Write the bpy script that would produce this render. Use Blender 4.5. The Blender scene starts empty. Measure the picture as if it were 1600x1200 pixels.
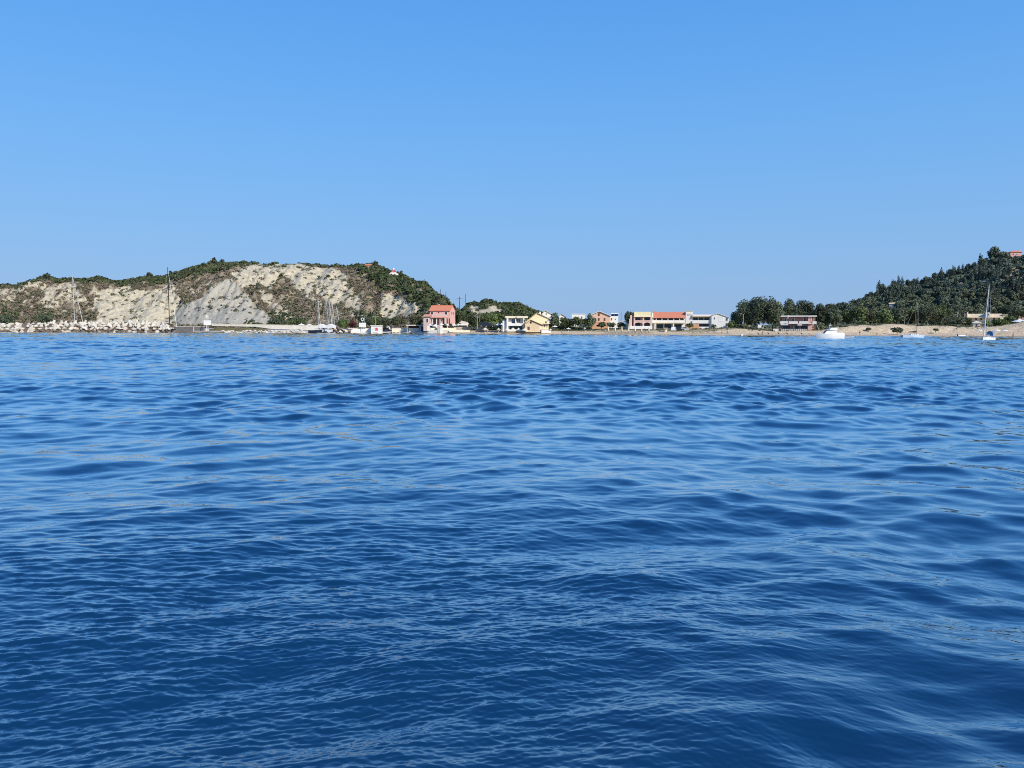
SKY_STR = 0.10
WATER_COL = (0.0013, 0.0255, 0.069)
WATER_POW = 3.5
WATER_REFL = (.88, .935, .945)
import bpy, math, random
import numpy as np
from mathutils import Vector, Matrix

random.seed(11)
C = bpy.context.scene.collection
PW, PH, F = 1600.0, 1200.0, 1208.0
CAM = Vector((0, 0, 2.6))
PITCH = math.atan(88 / 1208)
FWD = Vector((0, math.cos(PITCH), -math.sin(PITCH)))
UP0 = Vector((0, math.sin(PITCH), math.cos(PITCH)))
RGT = (Vector((1, 0, 0)) + 0.0025 * UP0).normalized()
UPV = (UP0 - 0.0025 * Vector((1, 0, 0))).normalized()

def at(px, py, Y):
    d = FWD + RGT * ((px - 800) / F) + UPV * ((600 - py) / F)
    return CAM + d * (Y / d.y)

def project(P):
    v = P - np.array(CAM)
    z = v @ np.array(FWD)
    return 800 + F * (v @ np.array(RGT)) / z, 600 - F * (v @ np.array(UPV)) / z

def horizon(px):
    return 510 + px * 4 / 1600.0

def lerp_tab(tab, x):
    return np.interp(x, [t[0] for t in tab], [t[1] for t in tab])

# ---------------------------------------------------------------- noise
_rg = np.random.default_rng(5)
_PT = _rg.random((256, 256)).astype(np.float32)
def vnoise(x, y):
    xi = np.floor(x).astype(np.int64); yi = np.floor(y).astype(np.int64)
    fx = x - xi; fy = y - yi
    fx = fx * fx * (3 - 2 * fx); fy = fy * fy * (3 - 2 * fy)
    a = _PT[xi & 255, yi & 255]; b = _PT[(xi + 1) & 255, yi & 255]
    c = _PT[xi & 255, (yi + 1) & 255]; d = _PT[(xi + 1) & 255, (yi + 1) & 255]
    return (a * (1 - fx) + b * fx) * (1 - fy) + (c * (1 - fx) + d * fx) * fy
def fbm(x, y, o=4, g=0.5):
    x = np.asarray(x, float); y = np.asarray(y, float)
    s = 0; a = 1; t = 0
    for k in range(o):
        s = s + a * vnoise(x + 17.3 * k, y + 9.1 * k); t += a
        a *= g; x = x * 2.03; y = y * 2.03
    return s / t

# ---------------------------------------------------------------- materials
MATS = {}
def mat(name, col, rough=0.8, var=0.15, scale=1.0, bump=0.0, bscale=4.0, spec=0.3, metal=0.0, col2=None, stretch=None):
    if name in MATS: return MATS[name]
    m = bpy.data.materials.new(name); m.use_nodes = True
    nt = m.node_tree; N = nt.nodes; L = nt.links
    b = N['Principled BSDF']
    b.inputs['Roughness'].default_value = rough
    b.inputs['Metallic'].default_value = metal
    b.inputs['Specular IOR Level'].default_value = spec
    tc = N.new('ShaderNodeTexCoord'); vec = tc.outputs['Object']
    if stretch:
        mp = N.new('ShaderNodeMapping'); mp.inputs['Scale'].default_value = stretch
        L.new(vec, mp.inputs[0]); vec = mp.outputs[0]
    nz = N.new('ShaderNodeTexNoise'); nz.inputs['Scale'].default_value = scale
    nz.inputs['Detail'].default_value = 5; nz.inputs['Roughness'].default_value = 0.65
    L.new(vec, nz.inputs['Vector'])
    rp = N.new('ShaderNodeValToRGB')
    c2 = col2 or [c * (1 + var) for c in col]
    c1 = [c * (1 - var) for c in col] if not col2 else col
    rp.color_ramp.elements[0].position = 0.33; rp.color_ramp.elements[1].position = 0.67
    rp.color_ramp.elements[0].color = (*c1, 1); rp.color_ramp.elements[1].color = (*[min(1, c) for c in c2], 1)
    L.new(nz.outputs['Fac'], rp.inputs['Fac']); L.new(rp.outputs['Color'], b.inputs['Base Color'])
    if bump:
        n2 = N.new('ShaderNodeTexNoise'); n2.inputs['Scale'].default_value = bscale; n2.inputs['Detail'].default_value = 4
        L.new(vec, n2.inputs['Vector'])
        bp = N.new('ShaderNodeBump'); bp.inputs['Strength'].default_value = 0.7; bp.inputs['Distance'].default_value = bump
        L.new(n2.outputs['Fac'], bp.inputs['Height']); L.new(bp.outputs['Normal'], b.inputs['Normal'])
    MATS[name] = m
    return m

def leaf_mat(name, c1, c2, scale=0.35, objvar=0.35):
    if name in MATS: return MATS[name]
    m = bpy.data.materials.new(name); m.use_nodes = True
    nt = m.node_tree; N = nt.nodes; L = nt.links
    b = N['Principled BSDF']; b.inputs['Roughness'].default_value = 0.75; b.inputs['Specular IOR Level'].default_value = 0.2
    tc = N.new('ShaderNodeTexCoord')
    nz = N.new('ShaderNodeTexNoise'); nz.inputs['Scale'].default_value = scale; nz.inputs['Detail'].default_value = 6
    nz.inputs['Roughness'].default_value = 0.7
    L.new(tc.outputs['Object'], nz.inputs['Vector'])
    rp = N.new('ShaderNodeValToRGB')
    rp.color_ramp.elements[0].position = 0.3; rp.color_ramp.elements[1].position = 0.7
    rp.color_ramp.elements[0].color = (*c1, 1); rp.color_ramp.elements[1].color = (*c2, 1)
    L.new(nz.outputs['Fac'], rp.inputs['Fac'])
    oi = N.new('ShaderNodeObjectInfo')
    hs = N.new('ShaderNodeHueSaturation')
    mr = N.new('ShaderNodeMapRange'); mr.inputs['To Min'].default_value = 1 - objvar; mr.inputs['To Max'].default_value = 1 + objvar
    L.new(oi.outputs['Random'], mr.inputs['Value']); L.new(mr.outputs[0], hs.inputs['Value'])
    L.new(rp.outputs['Color'], hs.inputs['Color']); L.new(hs.outputs['Color'], b.inputs['Base Color'])
    MATS[name] = m
    return m

# ---------------------------------------------------------------- mesh builder
class MB:
    def __init__(s): s.v = []; s.f = []
    def add(s, vs, fs):
        o = len(s.v); s.v += [tuple(p) for p in vs]; s.f += [tuple(i + o for i in f) for f in fs]; return s
    def box(s, x0, x1, y0, y1, z0, z1):
        return s.add([(x0,y0,z0),(x1,y0,z0),(x1,y1,z0),(x0,y1,z0),(x0,y0,z1),(x1,y0,z1),(x1,y1,z1),(x0,y1,z1)],
                     [(0,3,2,1),(4,5,6,7),(0,1,5,4),(1,2,6,5),(2,3,7,6),(3,0,4,7)])
    def prism_y(s, poly, y0, y1):      # poly of (x,z), extruded along y
        n = len(poly)
        vs = [(x,y0,z) for x,z in poly] + [(x,y1,z) for x,z in poly]
        fs = [tuple(range(n)), tuple(range(2*n-1, n-1, -1))] + [(i,i+n,(i+1)%n+n,(i+1)%n) for i in range(n)]
        return s.add(vs, fs)
    def prism_x(s, poly, x0, x1):      # poly of (y,z), extruded along x
        n = len(poly)
        vs = [(x0,y,z) for y,z in poly] + [(x1,y,z) for y,z in poly]
        fs = [tuple(range(n)), tuple(range(2*n-1, n-1, -1))] + [(i,i+n,(i+1)%n+n,(i+1)%n) for i in range(n)]
        return s.add(vs, fs)
    def tube(s, p0, p1, r0, r1=None, n=8):
        r1 = r0 if r1 is None else r1
        p0 = Vector(p0); p1 = Vector(p1); d = (p1 - p0).normalized()
        a = d.orthogonal().normalized(); b = d.cross(a)
        vs = []
        for p, r in ((p0, r0), (p1, r1)):
            for k in range(n):
                t = 2*math.pi*k/n; vs.append(p + a*(r*math.cos(t)) + b*(r*math.sin(t)))
        fs = [(k, (k+1)%n, (k+1)%n+n, k+n) for k in range(n)] + [tuple(range(n-1,-1,-1)), tuple(range(n, 2*n))]
        return s.add(vs, fs)
    def path(s, pts, rs, n=7):
        for i in range(len(pts)-1): s.tube(pts[i], pts[i+1], rs[i], rs[i+1], n)
        return s
    def lathe(s, prof, cx=0, cy=0, n=14):   # prof list of (r,z)
        vs = []; m = len(prof)
        for r, z in prof:
            for k in range(n):
                t = 2*math.pi*k/n; vs.append((cx + r*math.cos(t), cy + r*math.sin(t), z))
        fs = []
        for i in range(m-1):
            for k in range(n): fs.append((i*n+k, i*n+(k+1)%n, (i+1)*n+(k+1)%n, (i+1)*n+k))
        fs += [tuple(range(n-1,-1,-1)), tuple(range((m-1)*n, m*n))]
        return s.add(vs, fs)
    def ball(s, c, rx, ry, rz, n=10, m=6):
        vs = [(c[0], c[1], c[2]-rz)]; fs = []
        for i in range(1, m):
            p = -math.pi/2 + math.pi*i/m
            for k in range(n):
                t = 2*math.pi*k/n
                vs.append((c[0]+rx*math.cos(p)*math.cos(t), c[1]+ry*math.cos(p)*math.sin(t), c[2]+rz*math.sin(p)))
        vs.append((c[0], c[1], c[2]+rz)); top = len(vs)-1
        for k in range(n):
            fs.append((0, 1+(k+1)%n, 1+k)); fs.append((top, top-n+k, top-n+(k+1)%n))
        for i in range(m-2):
            for k in range(n): fs.append((1+i*n+k, 1+i*n+(k+1)%n, 1+(i+1)*n+(k+1)%n, 1+(i+1)*n+k))
        return s.add(vs, fs)
    def arch(s, x0, x1, zspring, rise, ztop, y0, y1, n=10):   # plate above an arched opening
        pts = []
        for i in range(n+1):
            t = math.pi*i/n; pts.append(((x0+x1)/2-(x1-x0)/2*math.cos(t), zspring+rise*math.sin(t)))
        for i in range(n):
            (xa,za),(xb,zb) = pts[i], pts[i+1]
            s.prism_y([(xa,za),(xb,zb),(xb,ztop),(xa,ztop)], y0, y1)
        return s
    def build(s, name, m, parent=None, smooth=False):
        me = bpy.data.meshes.new(name); me.from_pydata(s.v, [], s.f); me.validate(); me.update()
        me.materials.append(m)
        if smooth:
            for p in me.polygons: p.use_smooth = True
        o = bpy.data.objects.new(name, me); C.objects.link(o)
        if parent is not None: o.parent = parent
        return o

def tag(o, label=None, cat=None, group=None, kind=None):
    if label: o['label'] = label
    if cat: o['category'] = cat
    if group: o['group'] = group
    if kind: o['kind'] = kind
    return o

def empty(name, loc, rz, label, cat, group=None):
    o = bpy.data.objects.new(name, None); C.objects.link(o)
    o.empty_display_size = 0.5
    o.location = loc; o.rotation_euler = (0, 0, math.radians(rz))
    return tag(o, label, cat, group)

def copy_tree(o, parent=None):
    c = o.copy(); C.objects.link(c)
    if parent is not None: c.parent = parent
    for ch in list(o.children): copy_tree(ch, c)
    return c

class Thing:
    """something laid out in its own frame; px/py are the photo's pixels turned to metres at its distance"""
    def __init__(s, name, label, cat, px, py, Y, rot=0, group=None):
        th = math.atan((px - 800) / F) if rot == 0 and px > 860 else 0.0     # the buildings of the curved bay face the water
        s.o = empty(name, at(px, py, Y), rot - math.degrees(th), label, cat, group)
        s.px, s.py, s.k = px, py, Y / F; s.kx = s.k * math.cos(th)
    def X(s, px): return (px - s.px) * s.kx
    def Z(s, py): return (s.py - py) * s.k
    def bx(s, mb, x0, x1, yt, yb, d0, d1): return mb.box(s.X(x0), s.X(x1), d0, d1, s.Z(yb), s.Z(yt))
    def part(s, name, m, boxes, parent=None):
        mb = MB()
        for b in boxes: s.bx(mb, *b)
        return mb.build(name, m, parent or s.o)
    def window(s, x0, x1, yt, yb, d=0.0, frame='white_paint', pane='dark_glass', t=0.14, name='window', mull=True):
        X0, X1, Z0, Z1 = s.X(x0), s.X(x1), s.Z(yb), s.Z(yt)
        mb = MB()
        mb.box(X0-t, X0, d-.09, d+.1, Z0-t, Z1+t); mb.box(X1, X1+t, d-.09, d+.1, Z0-t, Z1+t)
        mb.box(X0, X1, d-.09, d+.1, Z1, Z1+t); mb.box(X0, X1, d-.13, d+.1, Z0-t, Z0)
        w = mb.build(name, MATS[frame], s.o)
        p = MB()
        if mull:
            xm = (X0+X1)/2
            p.box(X0, xm-.03, d-.03, d+.08, Z0, Z1); p.box(xm+.03, X1, d-.03, d+.08, Z0, Z1)
        else: p.box(X0, X1, d-.03, d+.08, Z0, Z1)
        p.build('pane', MATS[pane], w)
        return w

# ---------------------------------------------------------------- material table
mat('white_paint', (.80,.77,.71), .6, .06, 2)
mat('white_plaster', (.80,.77,.70), .85, .08, .6, .01, 6)
mat('cream_plaster', (.80,.70,.51), .85, .08, .6, .01, 6)
mat('yellow_plaster', (.80,.70,.42), .85, .07, .6, .01, 6)
mat('pink_plaster', (.72,.42,.355), .85, .08, .6, .01, 6)
mat('pale_pink_plaster', (.74,.52,.44), .85, .08, .6, .01, 6)
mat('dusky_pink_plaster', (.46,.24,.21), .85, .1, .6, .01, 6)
mat('peach_plaster', (.74,.46,.32), .85, .08, .6, .01, 6)
mat('tan_plaster', (.70,.53,.33), .85, .08, .6, .01, 6)
mat('rose_tile', (.62,.30,.21), .8, .18, 1.6, .04, 3.5)
mat('orange_plaster', (.60,.33,.19), .85, .1, .6, .01, 6)
mat('red_paint', (.55,.06,.07), .6, .08)
mat('dark_glass', (.018,.022,.028), .12, .2, 1, spec=.5)
mat('blue_glass', (.10,.13,.18), .12, .2, 1, spec=.5)
mat('brown_wood', (.12,.06,.035), .7, .25, 3, stretch=(1,1,8))
mat('roof_tile', (.64,.23,.125), .8, .2, 1.6, .05, 3.5, stretch=(4,1,1))
mat('pale_tile', (.70,.55,.35), .8, .15, 1.6, .04, 3.5)
mat('tan_tile', (.50,.32,.19), .8, .18, 1.6, .04, 3.5)
mat('concrete', (.50,.46,.39), .9, .15, .8, .03, 3)
mat('dark_concrete', (.16,.15,.14), .9, .25, .7, .04, 2)
mat('pale_concrete', (.62,.58,.50), .9, .12, .5, .03, 3)
mat('stone_wall', (.42,.35,.27), .9, .3, 1.2, .12, 2.2)
mat('boulder', (.60,.52,.41), .92, .28, .7, .12, 2.5)
mat('pale_boulder', (.62,.57,.47), .92, .2, .6, .1, 2.5)
mat('wet_rock', (.15,.115,.085), .7, .35, .9, .12, 2.5)
mat('white_canvas', (.78,.76,.72), .85, .05, 2)
mat('cream_canvas', (.74,.66,.50), .85, .07, 2)
mat('brown_canvas', (.045,.035,.032), .85, .15, 2)
mat('blue_canvas', (.035,.16,.38), .8, .12, 2)
mat('grey_canvas', (.06,.06,.07), .8, .12, 2)
mat('green_canvas', (.10,.22,.18), .8, .12, 2)
mat('gelcoat', (.82,.81,.78), .45, .04, 1.5, spec=.5)
mat('navy_gelcoat', (.008,.011,.022), .2, .1, 1.5, spec=.5)
mat('pale_blue_gelcoat', (.50,.60,.70), .3, .05, 1.5, spec=.5)
mat('antifoul', (.03,.05,.10), .6, .15, 1)
mat('alloy', (.52,.52,.50), .4, .05, 2, metal=.25)
mat('black_carbon', (.012,.012,.014), .4, .1, 2)
mat('galvanised', (.42,.42,.40), .6, .1, 2)
mat('timber_pole', (.085,.065,.05), .85, .2, 2)
mat('rubber', (.02,.02,.02), .8, .1, 2)
mat('grey_rubber', (.42,.43,.44), .6, .08, 2)
mat('car_white', (.72,.72,.72), .2, .03, 1, spec=.6)
mat('car_dark', (.02,.022,.028), .15, .1, 1, spec=.6)
mat('car_silver', (.42,.43,.44), .2, .04, 1, spec=.6)
mat('lamp_glass', (.7,.7,.66), .3, .05, 2)
mat('teak', (.30,.19,.11), .75, .2, 3)
mat('dark_mesh', (.05,.042,.04), .8, .2, 3)
mat('skin', (.48,.27,.18), .6, .06, 6)
mat('skin_pale', (.60,.38,.28), .6, .06, 6)
mat('hair', (.03,.02,.015), .6, .2, 8)
mat('swim_black', (.02,.02,.03), .7, .1, 6)
mat('swim_red', (.45,.05,.06), .7, .1, 6)
mat('swim_blue', (.05,.12,.35), .7, .1, 6)
mat('shirt_white', (.7,.7,.68), .8, .06, 6)
mat('bark', (.17,.13,.10), .95, .3, 2, .05, 4)
mat('pale_bark', (.36,.31,.25), .95, .25, 2, .05, 4)
mat('panel_glass', (.015,.02,.04), .15, .2, 1, spec=.5)
leaf_mat('broadleaf', (.050,.075,.028), (.15,.175,.072))
leaf_mat('broadleaf_dark', (.050,.070,.042), (.145,.170,.098))
leaf_mat('bright_leaf', (.065,.105,.030), (.18,.23,.08))
leaf_mat('pine_leaf', (.050,.072,.050), (.150,.180,.118))
leaf_mat('cypress_leaf', (.040,.060,.050), (.112,.138,.104))
leaf_mat('olive_leaf', (.070,.085,.048), (.17,.185,.105))
leaf_mat('reddish_leaf', (.07,.02,.02), (.20,.06,.05))
leaf_mat('dry_leaf', (.11,.088,.062), (.28,.23,.16), 0.12, 0)
leaf_mat('scrub_leaf', (.050,.058,.028), (.15,.155,.080), 0.10, 0)
leaf_mat('maquis_leaf', (.030,.046,.020), (.105,.125,.052), 0.10, 0)
# ================================================================ camera, light, sky
cam_d = bpy.data.cameras.new('camera'); cam = bpy.data.objects.new('camera', cam_d); C.objects.link(cam)
cam_d.sensor_width = 36; cam_d.lens = F / PW * 36; cam_d.clip_start = 0.1; cam_d.clip_end = 20000
cam.matrix_world = Matrix(((RGT.x, UPV.x, -FWD.x, CAM.x), (RGT.y, UPV.y, -FWD.y, CAM.y), (RGT.z, UPV.z, -FWD.z, CAM.z), (0,0,0,1)))
sc = bpy.context.scene; sc.camera = cam
SUN = Vector((0.62, -0.74, 0.62)).normalized()
sl = bpy.data.lights.new('sun', 'SUN'); sl.energy = 4.9; sl.angle = math.radians(0.5); sl.color = (1, .94, .84)
so = bpy.data.objects.new('sun', sl); C.objects.link(so)
so.rotation_euler = SUN.to_track_quat('Z', 'Y').to_euler(); so.location = (60, -40, 80)
w = bpy.data.worlds.new('World'); sc.world = w; w.use_nodes = True
nt = w.node_tree; N = nt.nodes; L = nt.links
bg = N['Background']; sky = N.new('ShaderNodeTexSky'); sky.sky_type = 'NISHITA'; sky.sun_disc = False
sky.sun_elevation = math.asin(SUN.z); sky.sun_rotation = math.atan2(SUN.x, SUN.y)
sky.air_density = 1.0; sky.dust_density = 0.15; sky.ozone_density = 2.6; sky.altitude = 0
tcw = N.new('ShaderNodeTexCoord'); sx = N.new('ShaderNodeSeparateXYZ'); L.new(tcw.outputs['Generated'], sx.inputs[0])
def sky_ramp(stops):
    r = N.new('ShaderNodeValToRGB'); e = r.color_ramp.elements
    xs = np.array([p for p, c in stops]); u = np.sqrt(xs); deg = 4
    fit = [np.polyfit(u, [c[k] for p, c in stops], deg) for k in range(3)]
    stops = [(float(x), tuple(max(0.01, float(np.polyval(f, math.sqrt(x)))) for f in fit)) for x in np.linspace(0, 1, 30) ** 1.8]
    while len(e) < len(stops): e.new(0.5)
    for i, (p, c) in enumerate(stops): e[i].position = p; e[i].color = (*c, 1)
    L.new(sx.outputs['Z'], r.inputs['Fac']); return r.outputs['Color']
# clear-air correction of the physical sky by height above the horizon, and the colour of clean summer air
corr = sky_ramp([(0, (.38,.64,1.35)), (.034, (.43,.69,1.3)), (.09, (.64,.84,1.21)), (.127, (.78,1.0,1.32)), (.167, (.81,1.14,1.46)), (.244, (.88,1.43,1.80)), (.378, (.84,1.60,2.28)), (1, (.6,1.5,2.4))])
clear = sky_ramp([(0, (.295,.485,.79)), (.05, (.285,.484,.79)), (.09, (.262,.485,.80)), (.127, (.25,.485,.82)), (.167, (.20,.465,.86)), (.244, (.162,.440,.88)), (.378, (.102,.335,.84)), (.6, (.065,.25,.70)), (1, (.045,.19,.58))])
mu = N.new('ShaderNodeVectorMath'); mu.operation = 'MULTIPLY'; L.new(sky.outputs[0], mu.inputs[0]); L.new(corr, mu.inputs[1])
sc1 = N.new('ShaderNodeVectorMath'); sc1.operation = 'SCALE'; L.new(clear, sc1.inputs[0]); sc1.inputs['Scale'].default_value = 1 / SKY_STR
mxs = N.new('ShaderNodeMix'); mxs.data_type = 'VECTOR'; mxs.inputs['Factor'].default_value = 0.88
L.new(mu.outputs[0], mxs.inputs[4]); L.new(sc1.outputs[0], mxs.inputs[5]); L.new(mxs.outputs[1], bg.inputs['Color'])
bg.inputs['Strength'].default_value = SKY_STR
sc.view_settings.view_transform = 'Standard'; sc.view_settings.look = 'None'
sc.view_settings.exposure = 0; sc.view_settings.gamma = 1; sc.view_settings.use_curve_mapping = False
sc.cycles.filter_width = 1.0; sc.cycles.use_denoising = False; sc.cycles.max_bounces = 6; sc.cycles.caustics_reflective = False; sc.cycles.caustics_refractive = False

def grid_mesh(name, P, rows, cols, m, wrap=False, smooth=True, kind='structure'):
    me = bpy.data.meshes.new(name)
    n = rows * cols
    me.vertices.add(n); me.vertices.foreach_set('co', P.astype(np.float32).ravel())
    cc = cols if wrap else cols - 1
    i = np.arange(rows - 1)[:, None] * cols; j = np.arange(cc)[None, :]; j2 = (j + 1) % cols
    q = np.stack([i + j, i + j2, i + cols + j2, i + cols + j], -1).reshape(-1, 4).astype(np.int32)
    me.loops.add(q.size); me.polygons.add(len(q))
    me.loops.foreach_set('vertex_index', q.ravel())
    me.polygons.foreach_set('loop_start', np.arange(0, q.size, 4, dtype=np.int32))
    me.polygons.foreach_set('loop_total', np.full(len(q), 4, dtype=np.int32))
    if smooth: me.polygons.foreach_set('use_smooth', np.ones(len(q), dtype=bool))
    me.update(calc_edges=True)
    me.materials.append(m)
    o = bpy.data.objects.new(name, me); C.objects.link(o)
    if kind: o['kind'] = kind
    return o

def attr(o, name, vals):
    a = o.data.attributes.new(name, 'FLOAT', 'POINT'); a.data.foreach_set('value', np.asarray(vals, np.float32).ravel())

# ================================================================ water
def water():
    th = [];
    a = -180.0
    while a < 180:
        th.append(a)
        a += 0.052 if -38 <= a <= 38 else (0.3 if abs(a) < 50 else 4.0)
    th = np.radians(np.array(th)); 
    r = [0.05, .5, 1, 1.5, 2, 2.5]; x = 2.9
    while x < 420:
        r.append(x); x += max(0.010, min(x*x/3600.0, 0.06 + 0.0019*x))
    r += [450, 600, 900]
    r = np.array(r, np.float64)
    dr = np.gradient(r)
    rows, cols = len(r), len(th)
    X = (r[:, None] * np.sin(th)[None, :]).astype(np.float32); Y = (r[:, None] * np.cos(th)[None, :]).astype(np.float32)
    Zz = np.zeros_like(X); DX = np.zeros_like(X); DY = np.zeros_like(X)
    res = np.maximum(dr, r * 0.00095)
    # wind patches: the small ripples are stronger on the left and in bands, weaker in the slick on the right
    xs = X / 7.0 + 40; ys = Y / 4.0 + 40
    patch = fbm(xs, ys, 3).astype(np.float32)
    side = 1 / (1 + np.exp((X - 0.7 - 0.035 * Y) / (0.09 * Y + 0.25)))
    rip = np.clip(0.14 + 0.98 * side + 1.5 * (patch - 0.5), 0.08, 1.5).astype(np.float32)
    far = np.clip((Y - 14) / 40, 0, 1); rip = rip * (1 - far) + (0.75 + 0.9 * (patch - .5)) * far
    big = fbm(X / 26.0 + 11, Y / 17.0 + 5, 3).astype(np.float32); big = np.clip(0.55 + 1.9 * (big - 0.28), 0.35, 1.6)
    rg = np.random.default_rng(23)
    bands = [  # lambda min, max, count, slope per wave set (rms), spread deg, ripple-modulated
        (7.0, 15.0, 10, .022, 25, 0, .8), (2.8, 7.0, 30, .050, 32, 1, .7), (1.1, 2.8, 50, .092, 32, 1, .5),
        (0.45, 1.1, 60, .116, 28, 4, .35), (0.17, 0.45, 60, .095, 22, 2, .2), (0.08, 0.17, 60, .140, 16, 3, .1), (0.035, 0.08, 64, .190, 15, 3, .05)]
    lee = (1.12 - 0.5 * np.clip(1 - (np.hypot(X, Y) - 6) / 16, 0, 1) * side).astype(np.float32)     # calmer water in the lee of the moored yacht
    left = (0.3 + 0.7 * side).astype(np.float32); right = (1 - 0.75 * side).astype(np.float32)
    for lo, hi, n, rms, spread, mod, chop in bands:
        s = rms * math.sqrt(2.0 / n)
        for k in range(n):
            lam = lo * (hi / lo) ** rg.random()
            ang = math.radians(rg.normal(0, spread) + (11 if k % 2 else (-13 if mod < 2 else -22)))
            kk = 2 * math.pi / lam; amp = s / kk * rg.uniform(.6, 1.35)
            dx, dy = math.sin(ang), -math.cos(ang)
            wgt = np.clip((lam / res - 2.0) / 1.6, 0, 1)
            m = int(np.nonzero(wgt > 0)[0].max()) + 1 if (wgt > 0).any() else 0
            j0 = int(np.nonzero(wgt > 0)[0].min()) if m else 0
            if m - j0 < 2: continue
            sl_ = slice(j0, m)
            ph = (X[sl_] * (kk * dx) + Y[sl_] * (kk * dy) + rg.random() * 6.283).astype(np.float32)
            A = (amp * wgt[sl_, None]).astype(np.float32)
            if mod == 1: A = A * big[sl_] * lee[sl_]
            elif mod == 2: A = A * (0.75 * rip[sl_] + 0.25 * big[sl_])
            elif mod == 4: A = A * (0.15 * rip[sl_] + 0.95 * big[sl_]) * lee[sl_]
            elif mod == 3: A = A * rip[sl_]
            if mod >= 2: A = A * (1.3 * (left if k % 2 else right)[sl_])
            Zz[sl_] += A * np.sin(ph)
            c = A * np.cos(ph) * chop
            DX[sl_] += c * dx; DY[sl_] += c * dy
    P = np.stack([X + DX, Y + DY, Zz], -1).reshape(-1, 3)
    m = bpy.data.materials.new('sea_water'); m.use_nodes = True
    nt = m.node_tree; N = nt.nodes; L = nt.links
    N.remove(N['Principled BSDF']); out = N['Material Output']
    df = N.new('ShaderNodeBsdfDiffuse'); df.inputs['Color'].default_value = (*WATER_COL, 1)
    gl = N.new('ShaderNodeBsdfGlossy'); gl.inputs['Roughness'].default_value = 0.03; gl.inputs['Color'].default_value = (*WATER_REFL, 1)
    fr = N.new('ShaderNodeFresnel'); fr.inputs['IOR'].default_value = 1.333
    def mth(op, a, b_):
        n = N.new('ShaderNodeMath'); n.operation = op
        for i, v in enumerate((a, b_)):
            if isinstance(v, (int, float)): n.inputs[i].default_value = v
            else: L.new(v, n.inputs[i])
        return n.outputs[0]
    fac = mth('SUBTRACT', 1.0, mth('POWER', mth('SUBTRACT', 1.0, fr.outputs[0]), WATER_POW))   # reflection raised above plain Fresnel, extra sheen built into the material to brighten the water
    mx = N.new('ShaderNodeMixShader'); L.new(fac, mx.inputs[0]); L.new(df.outputs[0], mx.inputs[1]); L.new(gl.outputs[0], mx.inputs[2]); L.new(mx.outputs[0], out.inputs['Surface'])
    tc = N.new('ShaderNodeTexCoord')
    mp = N.new('ShaderNodeMapping'); mp.inputs['Scale'].default_value = (0.4, 1.0, 1.0); L.new(tc.outputs['Object'], mp.inputs[0])
    n1 = N.new('ShaderNodeTexNoise'); n1.inputs['Scale'].default_value = 14; n1.inputs['Detail'].default_value = 3
    L.new(mp.outputs[0], n1.inputs['Vector'])
    bp = N.new('ShaderNodeBump'); bp.inputs['Strength'].default_value = 0.55; bp.inputs['Distance'].default_value = 0.004
    L.new(n1.outputs['Fac'], bp.inputs['Height'])
    for q in (df, gl, fr): L.new(bp.outputs['Normal'], q.inputs['Normal'])
    return grid_mesh('sea_water', P, rows, cols, m, wrap=True)
sea = water()

# ================================================================ land
SHORE = [(-900,349),(-400,400),(0,396),(276,392),(284,349),(560,349),(620,346),(660,330),(700,316),(800,299),(900,292),(1000,285),(1150,270),(1300,267),(1450,264),(1600,251),(1900,225),(2500,200)]
BTOP = [(-900,1.6),(280,1.7),(560,1.7),(700,1.4),(800,1.2),(900,1.3),(960,2.0),(1060,1.7),(1090,2.2),(1150,2.6),(1200,1.6),(1280,1.8),(1315,3.4),(1400,3.9),(1460,3.4),(1520,3.0),(1560,3.5),(1600,5.2),(1800,6),(2500,6)]
def shoreY(px): return lerp_tab(SHORE, px)
def landZ(px, Y):
    px = np.asarray(px, float); Y = np.asarray(Y, float)
    e = Y - shoreY(px); top = lerp_tab(BTOP, px)
    z = np.where(e < 0, e * 0.09, 0)
    a = np.clip(e / 9, 0, 1); b = np.clip((e - 9) / 13, 0, 1)
    z = z + 0.75 * a + (top - 0.75) * b * b * (3 - 2 * b)
    z = z + np.clip((e - 22) / 200, 0, 2) * 2.0
    x = (px - 800) / F * Y
    z = z + (fbm(x / 4.0 + 60, Y / 4.0 + 60, 5) - .5) * 1.3 * np.clip((e - 7) / 8, 0, 1) * np.clip((px - 1290) / 30, 0.12, 1)
    return z

def attr_node(N, name):
    a = N.new('ShaderNodeAttribute'); a.attribute_name = name; return a.outputs['Fac']
def mixrgb(nt, fac, a, b):
    n = nt.nodes.new('ShaderNodeMix'); n.data_type = 'RGBA'
    for s, v in (('Factor', fac), ('A', a), ('B', b)):
        i = [q for q in n.inputs if q.name == s and (s == 'Factor' and q.type == 'VALUE' or s != 'Factor' and q.type == 'RGBA')][0]
        if isinstance(v, (tuple, float)): i.default_value = (*v, 1) if isinstance(v, tuple) else v
        else: nt.links.new(v, i)
    return [q for q in n.outputs if q.type == 'RGBA'][0]
def noise(nt, scale, detail=5, rough=.6, vec=None, lo=.35, hi=.65, stretch=None):
    N = nt.nodes; L = nt.links
    if vec is None: vec = N.new('ShaderNodeTexCoord').outputs['Object']
    if stretch:
        mp = N.new('ShaderNodeMapping'); mp.inputs['Scale'].default_value = stretch; L.new(vec, mp.inputs[0]); vec = mp.outputs[0]
    n = N.new('ShaderNodeTexNoise'); n.inputs['Scale'].default_value = scale; n.inputs['Detail'].default_value = detail; n.inputs['Roughness'].default_value = rough
    L.new(vec, n.inputs['Vector'])
    r = N.new('ShaderNodeMapRange'); r.inputs['From Min'].default_value = lo; r.inputs['From Max'].default_value = hi
    L.new(n.outputs['Fac'], r.inputs['Value']); return r.outputs[0]

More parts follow.
